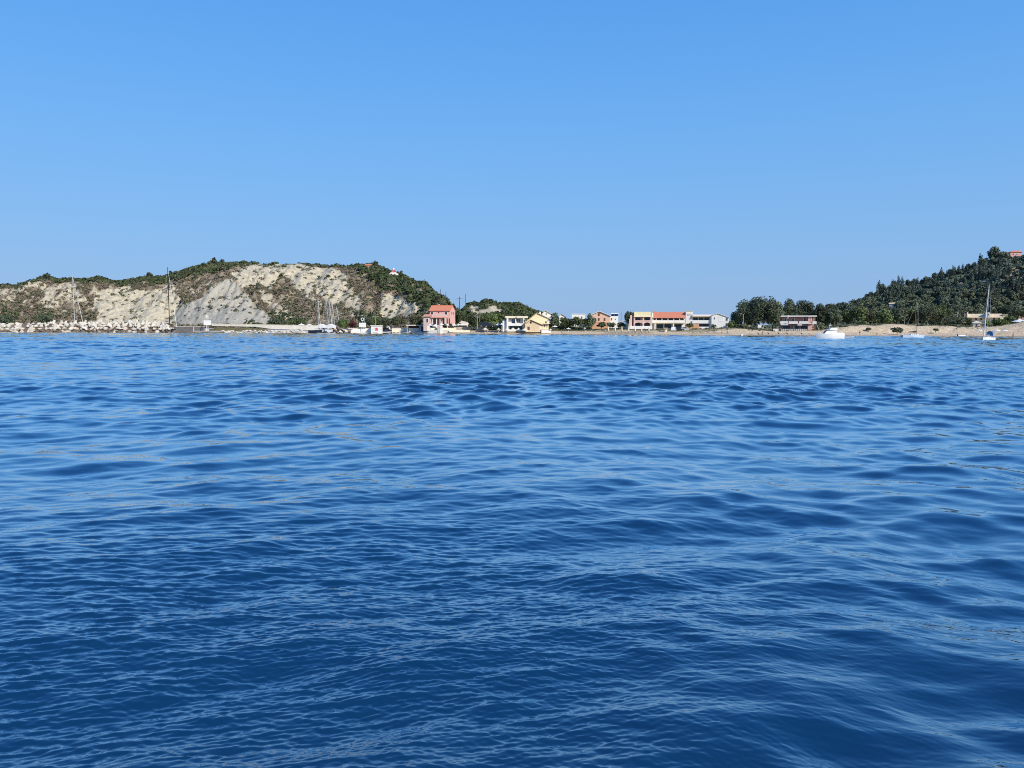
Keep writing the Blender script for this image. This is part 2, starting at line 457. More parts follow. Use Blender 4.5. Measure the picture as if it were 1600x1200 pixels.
def land_material():
    m = bpy.data.materials.new('shore_ground'); m.use_nodes = True; nt = m.node_tree; b = nt.nodes['Principled BSDF']
    b.inputs['Roughness'].default_value = .95; b.inputs['Specular IOR Level'].default_value = .15
    sand = mixrgb(nt, noise(nt, .5), (.52,.395,.24), (.71,.555,.365))
    sand = mixrgb(nt, attr_node(nt.nodes, 'wet'), sand, (.24,.20,.16))
    quay = mixrgb(nt, noise(nt, .6), (.52,.47,.39), (.66,.61,.52))
    sand = mixrgb(nt, attr_node(nt.nodes, 'quay'), sand, quay)
    grass = mixrgb(nt, noise(nt, .35), (.20,.17,.08), (.44,.36,.21))
    col = mixrgb(nt, attr_node(nt.nodes, 'grass'), sand, grass)
    nt.links.new(col, b.inputs['Base Color'])
    bp = nt.nodes.new('ShaderNodeBump'); bp.inputs['Distance'].default_value = .25; bp.inputs['Strength'].default_value = .6
    nt.links.new(noise(nt, 1.3, 5), bp.inputs['Height']); nt.links.new(bp.outputs[0], b.inputs['Normal'])
    return m
def build_land():
    pxs = np.arange(-900, 2500.1, 5.0); e = np.concatenate([np.arange(-30, 0, 5), np.arange(0, 45, 1.0), np.arange(45, 140, 5), [160, 200, 260, 340, 440, 600]])
    PX, E = np.meshgrid(pxs, e); Y = shoreY(PX) + E
    Z = landZ(PX, Y); X = (PX - 800) / F * Y
    o = grid_mesh('beach', np.stack([X, Y, Z], -1).reshape(-1, 3), len(e), len(pxs), land_material())
    nz = fbm(X / 9 + 3, Y / 9 + 3, 4)
    ed = lerp_tab([(-900,60),(700,60),(760,26),(860,20),(930,13),(1100,12),(1160,15),(1290,24),(1320,27),(1420,26),(1500,22),(1560,22),(1600,30),(2500,30)], PX)
    g = np.clip((E - ed + (nz - .5) * 16) / 4, 0, 1)
    attr(o, 'grass', g)
    attr(o, 'wet', np.clip(1 - (E - 1.2) / 2.5, 0, 1))
    attr(o, 'quay', np.clip((690 - PX) / 40, 0, 1))
    return o
beach = build_land()

# ================================================================ hills
def in_poly(x, y, poly):
    r = np.zeros(x.shape, bool); n = len(poly)
    for i in range(n):
        x1, y1 = poly[i]; x2, y2 = poly[(i + 1) % n]
        if y1 == y2: continue
        c = ((y1 > y) != (y2 > y)) & (x < (x2 - x1) * (y - y1) / (y2 - y1) + x1); r ^= c
    return r

SIL1 = [(-900,520),(-600,500),(-300,470),(-100,454),(0,449),(30,446),(60,439),(75,432),(100,437),(140,438),(152,435),(180,440),(197,441),(225,436),(260,433),(278,428),(300,421),(325,413),(345,411),(380,412),(410,415),(470,414),(520,417),(560,417),(580,416),(600,421),(620,430),(640,437),(665,447),(680,458),(695,470),(703,478),(722,494),(740,506),(770,515),(800,520)]
YB1 = [(-900,430),(0,404),(270,400),(360,376),(600,374),(650,352),(700,340),(800,340)]
YC1 = [(-900,500),(0,470),(150,470),(330,480),(560,470),(620,450),(680,410),(720,390),(800,370)]
SIL2 = [(640,520),(690,508),(718,490),(728,480),(736,473),(748,474),(757,469),(768,471),(776,475),(790,474),(800,476),(810,476),(818,480),(830,485),(845,490),(870,499),(900,508),(940,518)]
YB2 = [(640,352),(940,352)]; YC2 = [(640,400),(760,425),(940,400)]
SIL3 = [(1180,520),(1240,505),(1280,494),(1310,488),(1330,486),(1345,478),(1355,469),(1375,459),(1395,450),(1425,449),(1440,446),(1460,440),(1475,434),(1495,427),(1510,421),(1540,412),(1560,406),(1580,405),(1600,402),(1700,375),(1900,335),(2300,300),(2500,300)]
YB3 = [(1180,380),(2500,380)]; YC3 = [(1180,430),(1300,470),(1450,520),(1600,560),(2500,600)]

BARE_CREAM = [
 [(365,424),(395,414),(470,414),(520,419),(541,431),(546,452),(527,474),(508,470),(495,452),(478,457),(458,440),(440,430),(432,440),(425,455),(400,440),(372,452)],
 [(145,465),(160,455),(200,452),(235,455),(262,452),(285,470),(300,490),(300,507),(150,507)],
 [(455,440),(475,448),(492,460),(500,478),(485,470)], [(520,450),(545,450),(562,462),(566,478),(552,500),(548,480),(536,470)],
 [(0,450),(28,449),(22,468),(30,480),(12,470),(0,465)], [(95,440),(118,442),(122,470),(112,474),(100,462)], [(62,440),(82,452),(95,476),(80,470),(66,455)],
 [(190,446),(206,446),(207,452),(192,452)], [(250,446),(275,446),(280,458),(258,455)],
 [(300,450),(312,452),(306,458),(298,456)], [(320,440),(332,432),(336,436),(324,446)],
 [(405,455),(420,452),(430,470),(455,498),(440,496),(420,478)], [(440,482),(452,478),(455,495),(445,492)],
 [(594,474),(606,458),(616,455),(634,467),(648,470),(660,478),(668,493),(655,490),(641,495),(634,493),(630,484),(620,494),(606,500),(596,500),(592,488)],
 [(20,440),(150,440),(150,480),(90,490),(20,470)]]
BARE_W = [1,1,.8,.8,.8,.8,.8,1,.9,.8,.8,.8,.8,1,.33]
GREY = [[(262,506),(285,486),(305,470),(330,452),(348,441),(362,438),(375,450),(392,470),(415,490),(440,507)]]
CLIFF2 = [[(727,488),(733,480),(744,477),(757,479),(772,476),(787,480),(789,489),(770,492),(750,491),(738,492)]]
CLIFF3 = [[(1555,441),(1575,433),(1586,434),(1580,441),(1562,444)], [(1512,424),(1535,419),(1580,415),(1582,421),(1530,427)], [(1385,474),(1425,474),(1422,482),(1388,482)]]

def hill_material(name, rock1, rock2, grey1, grey2, soil1, soil2):
    m = bpy.data.materials.new(name); m.use_nodes = True; nt = m.node_tree; b = nt.nodes['Principled BSDF']
    b.inputs['Roughness'].default_value = .95; b.inputs['Specular IOR Level'].default_value = .1
    rock = mixrgb(nt, noise(nt, .5, 8, .8, lo=.3, hi=.62), rock1, rock2)
    gre = mixrgb(nt, noise(nt, .4, 8, .8, stretch=(1.6, 1, .6)), grey1, grey2)
    rock = mixrgb(nt, attr_node(nt.nodes, 'grey'), rock, gre)
    soil = mixrgb(nt, noise(nt, .3, 7, .7), soil1, soil2)
    col = mixrgb(nt, attr_node(nt.nodes, 'bare'), soil, rock)
    nt.links.new(col, b.inputs['Base Color'])
    bp = nt.nodes.new('ShaderNodeBump'); bp.inputs['Distance'].default_value = 1.0; bp.inputs['Strength'].default_value = .9
    nt.links.new(noise(nt, .45, 8, .7, lo=0, hi=1), bp.inputs['Height']); nt.links.new(bp.outputs[0], b.inputs['Normal'])
    return m

class Hill:
    def __init__(s, sil, yb, yc, cliffs, weights, grey, m, x0, x1, step, seed, rough):
        s.sil, s.yb, s.yc = sil, yb, yc; s.seed = seed; s.rough = rough
        s.pxs = np.arange(x0, x1 + .1, step)
        t = np.concatenate([np.linspace(0, 1, 76), 1 + np.array([.03,.07,.12,.2,.35,.6,1.0,1.6])])
        PX, T = np.meshgrid(s.pxs, t); s.shape = PX.shape
        X, Y, Z = s.surf(PX, T)
        P = np.stack([X, Y, Z], -1).reshape(-1, 3)
        s.P = P
        qx, qy = project(P); s.qx, s.qy = qx, qy
        wx = qx + (fbm(X.ravel() / 7 + 9, Z.ravel() / 7 + 50, 4) - .5) * 20; wy = qy + (fbm(X.ravel() / 7 + 90, Z.ravel() / 7 + 5, 4) - .5) * 16
        bare = np.zeros(len(P)); gr = np.zeros(len(P))
        for p, k in zip(cliffs, weights):
            ins = in_poly(wx, wy, p)
            if k < .5: ins = ins & (fbm(X.ravel() / 4.5, Z.ravel() / 4.5 + Y.ravel() / 9, 3) > .5); k = .9
            bare = np.maximum(bare, ins * k)
        for p in grey: 
            ins = in_poly(qx * .4 + wx * .6, qy * .4 + wy * .6, p); bare = np.maximum(bare, ins * 1.0); gr = np.maximum(gr, ins * 1.0)
        front = (T.ravel() <= 1.0); bare = bare * front
        s.bare, s.gr, s.T = bare, gr, T.ravel()
        s.o = grid_mesh('hill', P, s.shape[0], s.shape[1], m)
        attr(s.o, 'bare', bare); attr(s.o, 'grey', gr)
    def surf(s, PX, T):
        yb = lerp_tab(s.yb, PX); yc = lerp_tab(s.yc, PX); ys = lerp_tab(s.sil, PX)
        k = 88 / 1208
        zc = 2.6 + (horizon(PX) - ys) / F * yc
        Y = yb + (yc - yb) * T; zb = landZ(PX, yb) - 0.8
        prof = np.where(T <= 1, 0.35 * T + 0.65 * np.sin(np.clip(T, 0, 1) * math.pi / 2) ** 1.15, 1 - np.clip(T - 1, 0, 2) * .35)
        X0 = (PX - 800) / F * Y
        env = np.clip(np.sin(np.clip(T, 0, 1) * math.pi), 0, 1)
        wx = X0 + (fbm(X0 / 12 + s.seed, Y / 9, 3) - .5) * 9
        gul = np.abs(fbm(wx / 13 + s.seed, T * 1.1 + s.seed, 2) - .5) * 2
        gul2 = np.abs(fbm(wx / 4.2 + s.seed * 2, T * 2.5 + s.seed, 2) - .5) * 2
        n = (fbm(X0 / 16 + s.seed * 3, Y / 16, 4) - .5) * 2
        n3 = (fbm(X0 / 2.6 + s.seed, Y / 3.5, 3) - .5) * 2
        crest = (fbm(X0 / 4 + 7, X0 * 0 + s.seed, 4) - .5) * 2.2 * np.clip(T, 0, 1) ** 3
        H = np.maximum(zc - zb, 0.0)
        Z = zb + H * prof + s.rough * env * np.clip(H / 20, 0, 1) * ((gul - .3) * 5.5 + (gul2 - .3) * 3.4 + n * 4 + n3 * 1.5) + crest * np.clip(H / 20, 0, 1)
        return X0, Y, Z

hm = hill_material('hill_ground', (.285,.235,.15), (.63,.56,.405), (.32,.29,.225), (.51,.472,.375), (.16,.125,.08), (.36,.30,.21))
hill_left = Hill(SIL1, YB1, YC1, BARE_CREAM, BARE_W, GREY, hm, -900, 800, 1.6, 3, 1.0)
hill_small = Hill(SIL2, YB2, YC2, CLIFF2, [1], [], hm, 640, 940, 1.6, 13, .5)
hill_right = Hill(SIL3, YB3, YC3, CLIFF3, [1, .7, .5], [], hm, 1180, 2500, 3.0, 31, .8)
# ================================================================ vegetation
def leaf_cloud(pts, nrm, sizes, rg, jitter=.55):
    """one small leaf-clump face per point, leaning roughly outward"""
    n = len(pts)
    d = nrm + rg.normal(0, jitter, (n, 3)); d /= np.linalg.norm(d, axis=1)[:, None] + 1e-9
    a = np.cross(d, rg.normal(0, 1, (n, 3))); a /= np.linalg.norm(a, axis=1)[:, None] + 1e-9
    b = np.cross(d, a)
    s = sizes[:, None]; e = s * rg.uniform(.55, 1.0, (n, 1))
    q = np.stack([pts - a*s*.5 - b*e*.35, pts + a*s*.15 - b*e*.55, pts + a*s*.55 + b*e*.1, pts + b*e*.55 - a*s*.2], 1)
    return q.reshape(-1, 3)
def quads_object(name, V, m, parent=None):
    n = len(V); me = bpy.data.meshes.new(name)
    me.vertices.add(n); me.vertices.foreach_set('co', V.astype(np.float32).ravel())
    me.loops.add(n); me.loops.foreach_set('vertex_index', np.arange(n, dtype=np.int32))
    me.polygons.add(n // 4); me.polygons.foreach_set('loop_start', np.arange(0, n, 4, dtype=np.int32)); me.polygons.foreach_set('loop_total', np.full(n // 4, 4, np.int32))
    me.update(calc_edges=True); me.materials.append(m)
    o = bpy.data.objects.new(name, me); C.objects.link(o)
    if parent is not None: o.parent = parent
    return o
def lobes_points(lobes, dens, rg, fill=.35):
    P = []; Nn = []
    for cx, cy, cz, rx, ry, rz in lobes:
        n = max(12, int(dens * (rx*ry + rx*rz + ry*rz) * 4))
        d = rg.normal(0, 1, (n, 3)); d /= np.linalg.norm(d, axis=1)[:, None]
        r = np.where(rg.random(n) < fill, rg.uniform(.35, .85, n), rg.uniform(.82, 1.08, n))[:, None]
        P.append(np.array([cx, cy, cz]) + d * r * np.array([rx, ry, rz])); Nn.append(d)
    return np.concatenate(P), np.concatenate(Nn)

def broad_lobes(w, h, trunk, rg, n=24, flat=.75):
    """clumps of a rounded broadleaf crown, width w, top at h, lowest leaves at trunk"""
    L = []
    ch = h - trunk; cz = trunk + ch * .5
    for i in range(n):
        t = rg.uniform(0, 6.283); u = rg.uniform(-.8, .95); rr = math.sqrt(max(0, 1 - u*u)) * rg.uniform(.45, .85)
        s = rg.uniform(.20, .34)
        L.append((w*.5*rr*math.cos(t), w*.5*rr*math.sin(t), cz + u*ch*.36, w*s*.62, w*s*.62, max(.3, ch*s*flat)))
    L.append((0, 0, cz, w*.28, w*.28, ch*.36))
    return L
def pine_lobes(w, h, trunk, rg, n=11):
    L = []
    for i in range(n):
        f = i / (n-1); t = rg.uniform(0, 6.283); wr = w*.5*(1 - .75*f**1.2) * rg.uniform(.3, .8)
        L.append((wr*math.cos(t), wr*math.sin(t), trunk + (h-trunk)*(.08 + .85*f), w*.24*(1-.45*f), w*.24*(1-.45*f), (h-trunk)*.13))
    return L
def cypress_lobes(w, h, trunk, rg):
    L = []
    for i in range(7):
        f = i / 6; r = w*.5*math.sin(math.pi*(.16 + .8*f))**.8
        L.append((rg.uniform(-.1,.1)*w, rg.uniform(-.1,.1)*w, trunk + (h-trunk)*(.06+.88*f), r, r, (h-trunk)*.13))
    return L

def crown(kind, w, h, trunk, seed, leaf, dens, leafm, parent=None):
    rg = np.random.default_rng(seed)
    if kind == 'broad': L = broad_lobes(w, h, trunk, rg)
    elif kind == 'pine': L = pine_lobes(w, h, trunk, rg)
    elif kind == 'cypress': L = cypress_lobes(w, h, trunk, rg)
    else: L = broad_lobes(w, h, trunk, rg, 9, .9)
    P, Nn = lobes_points(L, dens, rg)
    keep = P[:, 2] > max(0.05, trunk * .75); P, Nn = P[keep], Nn[keep]
    return quads_object('crown', leaf_cloud(P, Nn, rg.uniform(.6, 1.25, len(P)) * leaf, rg), MATS[leafm], parent), L

def trunk_mesh(w, h, trunk, lobes, seed, m, parent):
    rg = random.Random(seed); mb = MB()
    r = max(.08, h * .022); fork = max(trunk, h*.18)
    mid = (rg.uniform(-.04,.04)*h, rg.uniform(-.04,.04)*h, fork*.6)
    top = (mid[0] + rg.uniform(-.03,.03)*h, mid[1] + rg.uniform(-.03,.03)*h, fork)
    mb.path([(0,0,-.6), mid, top], [r*1.35, r, r*.85])
    for l in sorted(lobes, key=lambda q: -q[5]*q[3])[:6]:
        c = Vector(l[:3]); m_ = Vector(top).lerp(c, .55) + Vector((0, 0, .05*h))
        mb.path([top, m_, c], [r*.6, r*.4, r*.18], 5)
    return mb.build('trunk', MATS[m], parent, smooth=True)

def tree(name, label, px, py, Y, hpx, wpx, kind='broad', leafm='broadleaf', trunk=.22, seed=1, group=None, cat='tree', leaf=.75, dens=5.0, bark='bark', rot=0):
    """py: foot of the tree in the photo; hpx, wpx: its height and width there"""
    k = Y / F; h, w = hpx*k, wpx*k
    o = empty(name, at(px, py, Y), rot, label, cat, group)
    lf = min(leaf, max(.22, w * .13))
    c, L = crown(kind, w, h, h*trunk, seed, lf, dens * (.75/lf)**2 * .22, leafm, o)
    if trunk > 0: trunk_mesh(w, h, h*trunk, L, seed, bark, o)
    return o

# ---- ground cover on the hills: maquis too dense to count
def scrub(name, hill, n, dens_fn, rfn, leafm, seed, quads=16):
    rg = np.random.default_rng(seed)
    P = hill.P; ok = (hill.T < 1.12)
    idx = rg.choice(np.nonzero(ok)[0], n * 3)
    qx = hill.qx[idx]; qy = hill.qy[idx]
    keep = rg.random(len(idx)) < dens_fn(qx, qy, hill.bare[idx], hill.gr[idx], P[idx], hill.T[idx])
    idx = idx[keep][:n]
    step = 1.6 / F * P[idx, 1]
    c = P[idx] + np.stack([rg.uniform(-.7, .7, len(idx)) * step, rg.uniform(-.7, .7, len(idx)) * step, np.full(len(idx), -.15)], -1)
    r = rfn(rg, hill.qx[idx], hill.qy[idx], hill.T[idx])
    k = quads
    d = rg.normal(0, 1, (len(idx), k, 3)); d[..., 2] = np.abs(d[..., 2]) * .9 + .05; d /= np.linalg.norm(d, axis=2)[..., None]
    rr = rg.uniform(.6, 1.05, (len(idx), k, 1))
    pts = (c[:, None] + d * rr * r[:, None, None] * np.array([1.15, 1.15, .85])).reshape(-1, 3)
    V = leaf_cloud(pts, d.reshape(-1, 3), np.repeat(r, k) * rg.uniform(.55, .95, len(pts)), rg, .55)
    return tag(quads_object(name, V, MATS[leafm]), kind='stuff')

def n2(P, s, o): return fbm(P[:, 0] / s + o, P[:, 2] / s * 1.3 + P[:, 1] / s * .5 + o * 2, 4)
GREEN1 = [[(560,414),(600,418),(640,434),(665,444),(700,472),(710,500),(664,492),(655,474),(615,452),(600,455),(585,440),(562,430)], [(556,490),(595,490),(600,512),(556,512)],[(390,492),(470,490),(480,512),(390,512)],[(60,486),(84,486),(84,512),(55,512)],[(0,488),(30,488),(30,512),(0,512)]]
def crest1(qx, qy): return np.clip((lerp_tab(SIL1, qx) + lerp_tab([(0,3),(75,7),(150,7),(200,8),(330,19),(370,9),(400,4),(560,4),(700,20)], qx) - qy) / 5, 0, 1)
def green_mask(qx, qy, P):
    wx = qx + (n2(P, 8, 3) - .5) * 22; wy = qy + (n2(P, 8, 33) - .5) * 16
    g = np.zeros(len(qx))
    for p in GREEN1: g = np.maximum(g, in_poly(wx, wy, p))
    return np.maximum(g, crest1(wx, wy))
scrub('dry_scrub', hill_left, 12500, lambda x, y, b, g, P, T: (1 - .96 * b) * (1 - .75 * green_mask(x, y, P)) * (x > -250) * np.where(n2(P, 6, 8) > .36, 1, .3),
      lambda rg, x, y, T: rg.uniform(.45, 1.15, len(x)), 'dry_leaf', 41)
scrub('olive_scrub', hill_left, 6500, lambda x, y, b, g, P, T: np.clip((1 - .93 * b) * np.where(n2(P, 7, 20) > .53, 1, .12) + b * .03, 0, 1) * (x > -250),
      lambda rg, x, y, T: rg.uniform(.5, 1.35, len(x)), 'scrub_leaf', 42)
scrub('evergreen_scrub', hill_left, 7500, lambda x, y, b, g, P, T: green_mask(x, y, P) * (1 - .9 * b) * (x > -250),
      lambda rg, x, y, T: rg.uniform(.7, 1.8, len(x)) * np.where(x > 560, 1.15, 1), 'maquis_leaf', 43)
scrub('cliff_bushes', hill_left, 1500, lambda x, y, b, g, P, T: (b > .1) * np.where(n2(P, 5, 71) > .5, 1, .2) * (1 - .6 * g),
      lambda rg, x, y, T: rg.uniform(.28, .9, len(x)) ** 1.6, 'scrub_leaf', 44)
scrub('evergreen_scrub', hill_small, 3000, lambda x, y, b, g, P, T: (1 - .97 * b), lambda rg, x, y, T: rg.uniform(.7, 1.7, len(x)), 'maquis_leaf', 45)
scrub('dry_scrub', hill_small, 1700, lambda x, y, b, g, P, T: (1 - .9 * b), lambda rg, x, y, T: rg.uniform(.5, 1.2, len(x)), 'scrub_leaf', 46)
scrub('forest_undergrowth', hill_right, 9000, lambda x, y, b, g, P, T: (1 - .97 * b) * (x < 1900), lambda rg, x, y, T: rg.uniform(1.0, 2.6, len(x)), 'pine_leaf', 47)

# ---- single shrubs standing out on the left hill
def spot(hill, px, py):
    d = (hill.qx - px) ** 2 + (hill.qy - py) ** 2 + np.where(hill.T > 1.0, 400, 0)
    return Vector(hill.P[int(np.argmin(d))])
def shrub_mesh(seed, leafm):
    rg = np.random.default_rng(seed); L = broad_lobes(2.0, 1.7, .1, rg, 7, .9); P, Nn = lobes_points(L, 9, rg)
    k = P[:, 2] > 0; return quads_object('shrub', leaf_cloud(P[k], Nn[k], rg.uniform(.25, .5, k.sum()), rg), MATS[leafm])
SHR = [(513,433,7,'dark rounded shrub clinging to the bare top of the cliff'),(503,457,6,'round dark shrub halfway up the pale cliff, left of the masts'),(525,455,5,'small dark shrub on the pale rock face right of the tall mast'),(490,449,5,'dark shrub low on the pale cliff band, left side'),(614,476,5,'narrow dark shrub on the pale cliff beside the pink house'),(612,488,7,'wide dark shrub at the foot of the pale cliff left of the pink house'),(605,485,5,'small dark shrub on the left edge of the pale cliff by the pink house'),(330,483,5,'dark shrub on the grey marl fan'),(345,478,4,'small shrub high on the grey marl fan'),(440,432,9,'wide dark shrub in the gully below the cliff top'),(232,433,12,'dark evergreen clump on the ridge left of the black mast'),(268,430,10,'rounded evergreen on the ridge right behind the black mast'),(147,441,8,'dark clump on the ridge right of the white mast'),(75,436,14,'broad evergreen clump topping the far left ridge'),(318,418,11,'dense evergreen on the rising ridge'),(335,412,13,'dark evergreen crowning the start of the plateau'),(348,410,9,'small tree poking above the plateau edge'),(395,412,8,'low evergreen on the plateau edge above the cliff'),(585,416,12,'dark evergreen on the crest beside the small pink house'),(625,432,12,'evergreen just right of the red tower on the crest'),(540,486,7,'dark shrub low on the right end of the cliff')]
_sh = {}
for i, (px, py, wpx, lab) in enumerate(SHR):
    p = spot(hill_left, px, py); s = i % 4
    if s not in _sh: o = shrub_mesh(200 + s, 'maquis_leaf'); _sh[s] = o
    else: o = _sh[s].copy(); C.objects.link(o)
    k = wpx * p.y / F / 2.0; o.location = p - Vector((0, .3, .25 * k)); o.scale = (k, k, k * .95); o.rotation_euler = (0, 0, i * 1.7)
    tag(o, lab, 'shrub', 'shrubs standing out on the left hill')

# ---- forest on the right hill: individual trees, meshes shared by kind
def forest_proto(name, kind, w, h, trunk, seed, leaf, dens, leafm):
    c, L = crown(kind, w, h, trunk, seed, leaf, dens, leafm)
    mb = MB(); mb.tube((0,0,-1.2), (0,0,trunk + .35*(h-trunk)), h*.022, h*.012, 6)
    me = c.data; V = np.empty(len(me.vertices)*3, np.float32); me.vertices.foreach_get('co', V)
    nv = len(me.vertices)
    m2 = bpy.data.meshes.new(name)
    m2.from_pydata([tuple(v) for v in V.reshape(-1,3)] + mb.v, [], [tuple(range(i, i+4)) for i in range(0, nv, 4)] + [tuple(i+nv for i in f) for f in mb.f])
    m2.materials.append(MATS[leafm]); m2.materials.append(MATS['bark'])
    for p in list(m2.polygons)[nv//4:]: p.material_index = 1
    bpy.data.objects.remove(c); bpy.data.meshes.remove(me)
    return m2
CYP = [forest_proto('cypress_tree', 'cypress', 3.0, 8.5, .3, 300+i, .6, 4.2, 'cypress_leaf') for i in range(4)]
PIN = [forest_proto('pine_tree', 'broad', 5.6, 7.5, .8, 320+i, .7, 3.0, 'pine_leaf') for i in range(4)]
OLI = [forest_proto('olive_tree', 'broad', 6.4, 5.5, .5, 340+i, .65, 3.0, 'olive_leaf') for i in range(3)]
def put(mesh, name, p, s, rz, label, cat, group):
    o = bpy.data.objects.new(name, mesh); C.objects.link(o); o.location = p; o.scale = (s * random.uniform(.9,1.1),) * 2 + (s,); o.rotation_euler = (0, 0, rz)
    return tag(o, label, cat, group)
rgf = np.random.default_rng(77)
f_ok = np.nonzero((hill_right.T <= 1.02) & (hill_right.qx > 1295) & (hill_right.qx < 1640) & (hill_right.bare < .3))[0]
chosen = []; tries = 0
while len(chosen) < 300 and tries < 60000:
    tries += 1; i = int(rgf.choice(f_ok)); x, y = hill_right.qx[i], hill_right.qy[i]
    if any(abs(x-a)*1.15 < 4.6 and abs(y-b) < 3.2 for a, b in chosen): continue
    if 1572 < x < 1602 and y < 420: continue
    chosen.append((x, y)); p = Vector(hill_right.P[i]); sil = lerp_tab(SIL3, x)
    low = y > lerp_tab([(1300,476),(1400,470),(1460,464),(1520,462),(1600,470)], x)
    u = rgf.random()
    if low: 
        if u < .6: put(OLI[int(rgf.integers(3))], 'olive_tree', p, rgf.uniform(.7, 1.25), u*40, 'pale rounded olive tree on the lower slope of the right hill', 'tree', 'olive trees on the lower right hillside')
        else: put(PIN[int(rgf.integers(4))], 'pine_tree', p, rgf.uniform(.6, 1.0), u*40, 'dark pine among the forest on the right hill', 'tree', 'pines on the right hill')
    elif u < (.72 if y - sil > 14 else .42): put(CYP[int(rgf.integers(4))], 'cypress_tree', p, rgf.uniform(.6, 1.15), u*40, 'slender dark cypress in the forest on the right hill', 'tree', 'cypresses on the right hill')
    else: put(PIN[int(rgf.integers(4))], 'pine_tree', p, rgf.uniform(.5, .85), u*40, 'dark pine among the forest on the right hill', 'tree', 'pines on the right hill')
p = spot(hill_right, 1553, 409)
put(PIN[0], 'pine_tree', p, 1.35, .4, 'tall dark pine on the skyline left of the hilltop house', 'tree', None)
p = spot(hill_right, 1567, 408); put(OLI[1], 'pine_tree', p, 1.1, 1.4, 'wide low dark tree on the skyline between the tall pine and the hilltop house', 'tree', None).data.materials
for px, lab in ((1492.5, 'thin lone cypress spike on the right skyline, higher of two'), (1478, 'thin lone cypress spike on the right skyline, lower of two')):
    put(CYP[1], 'cypress_tree', spot(hill_right, px, lerp_tab(SIL3, px) + 1), .62, 1, lab, 'tree', None)

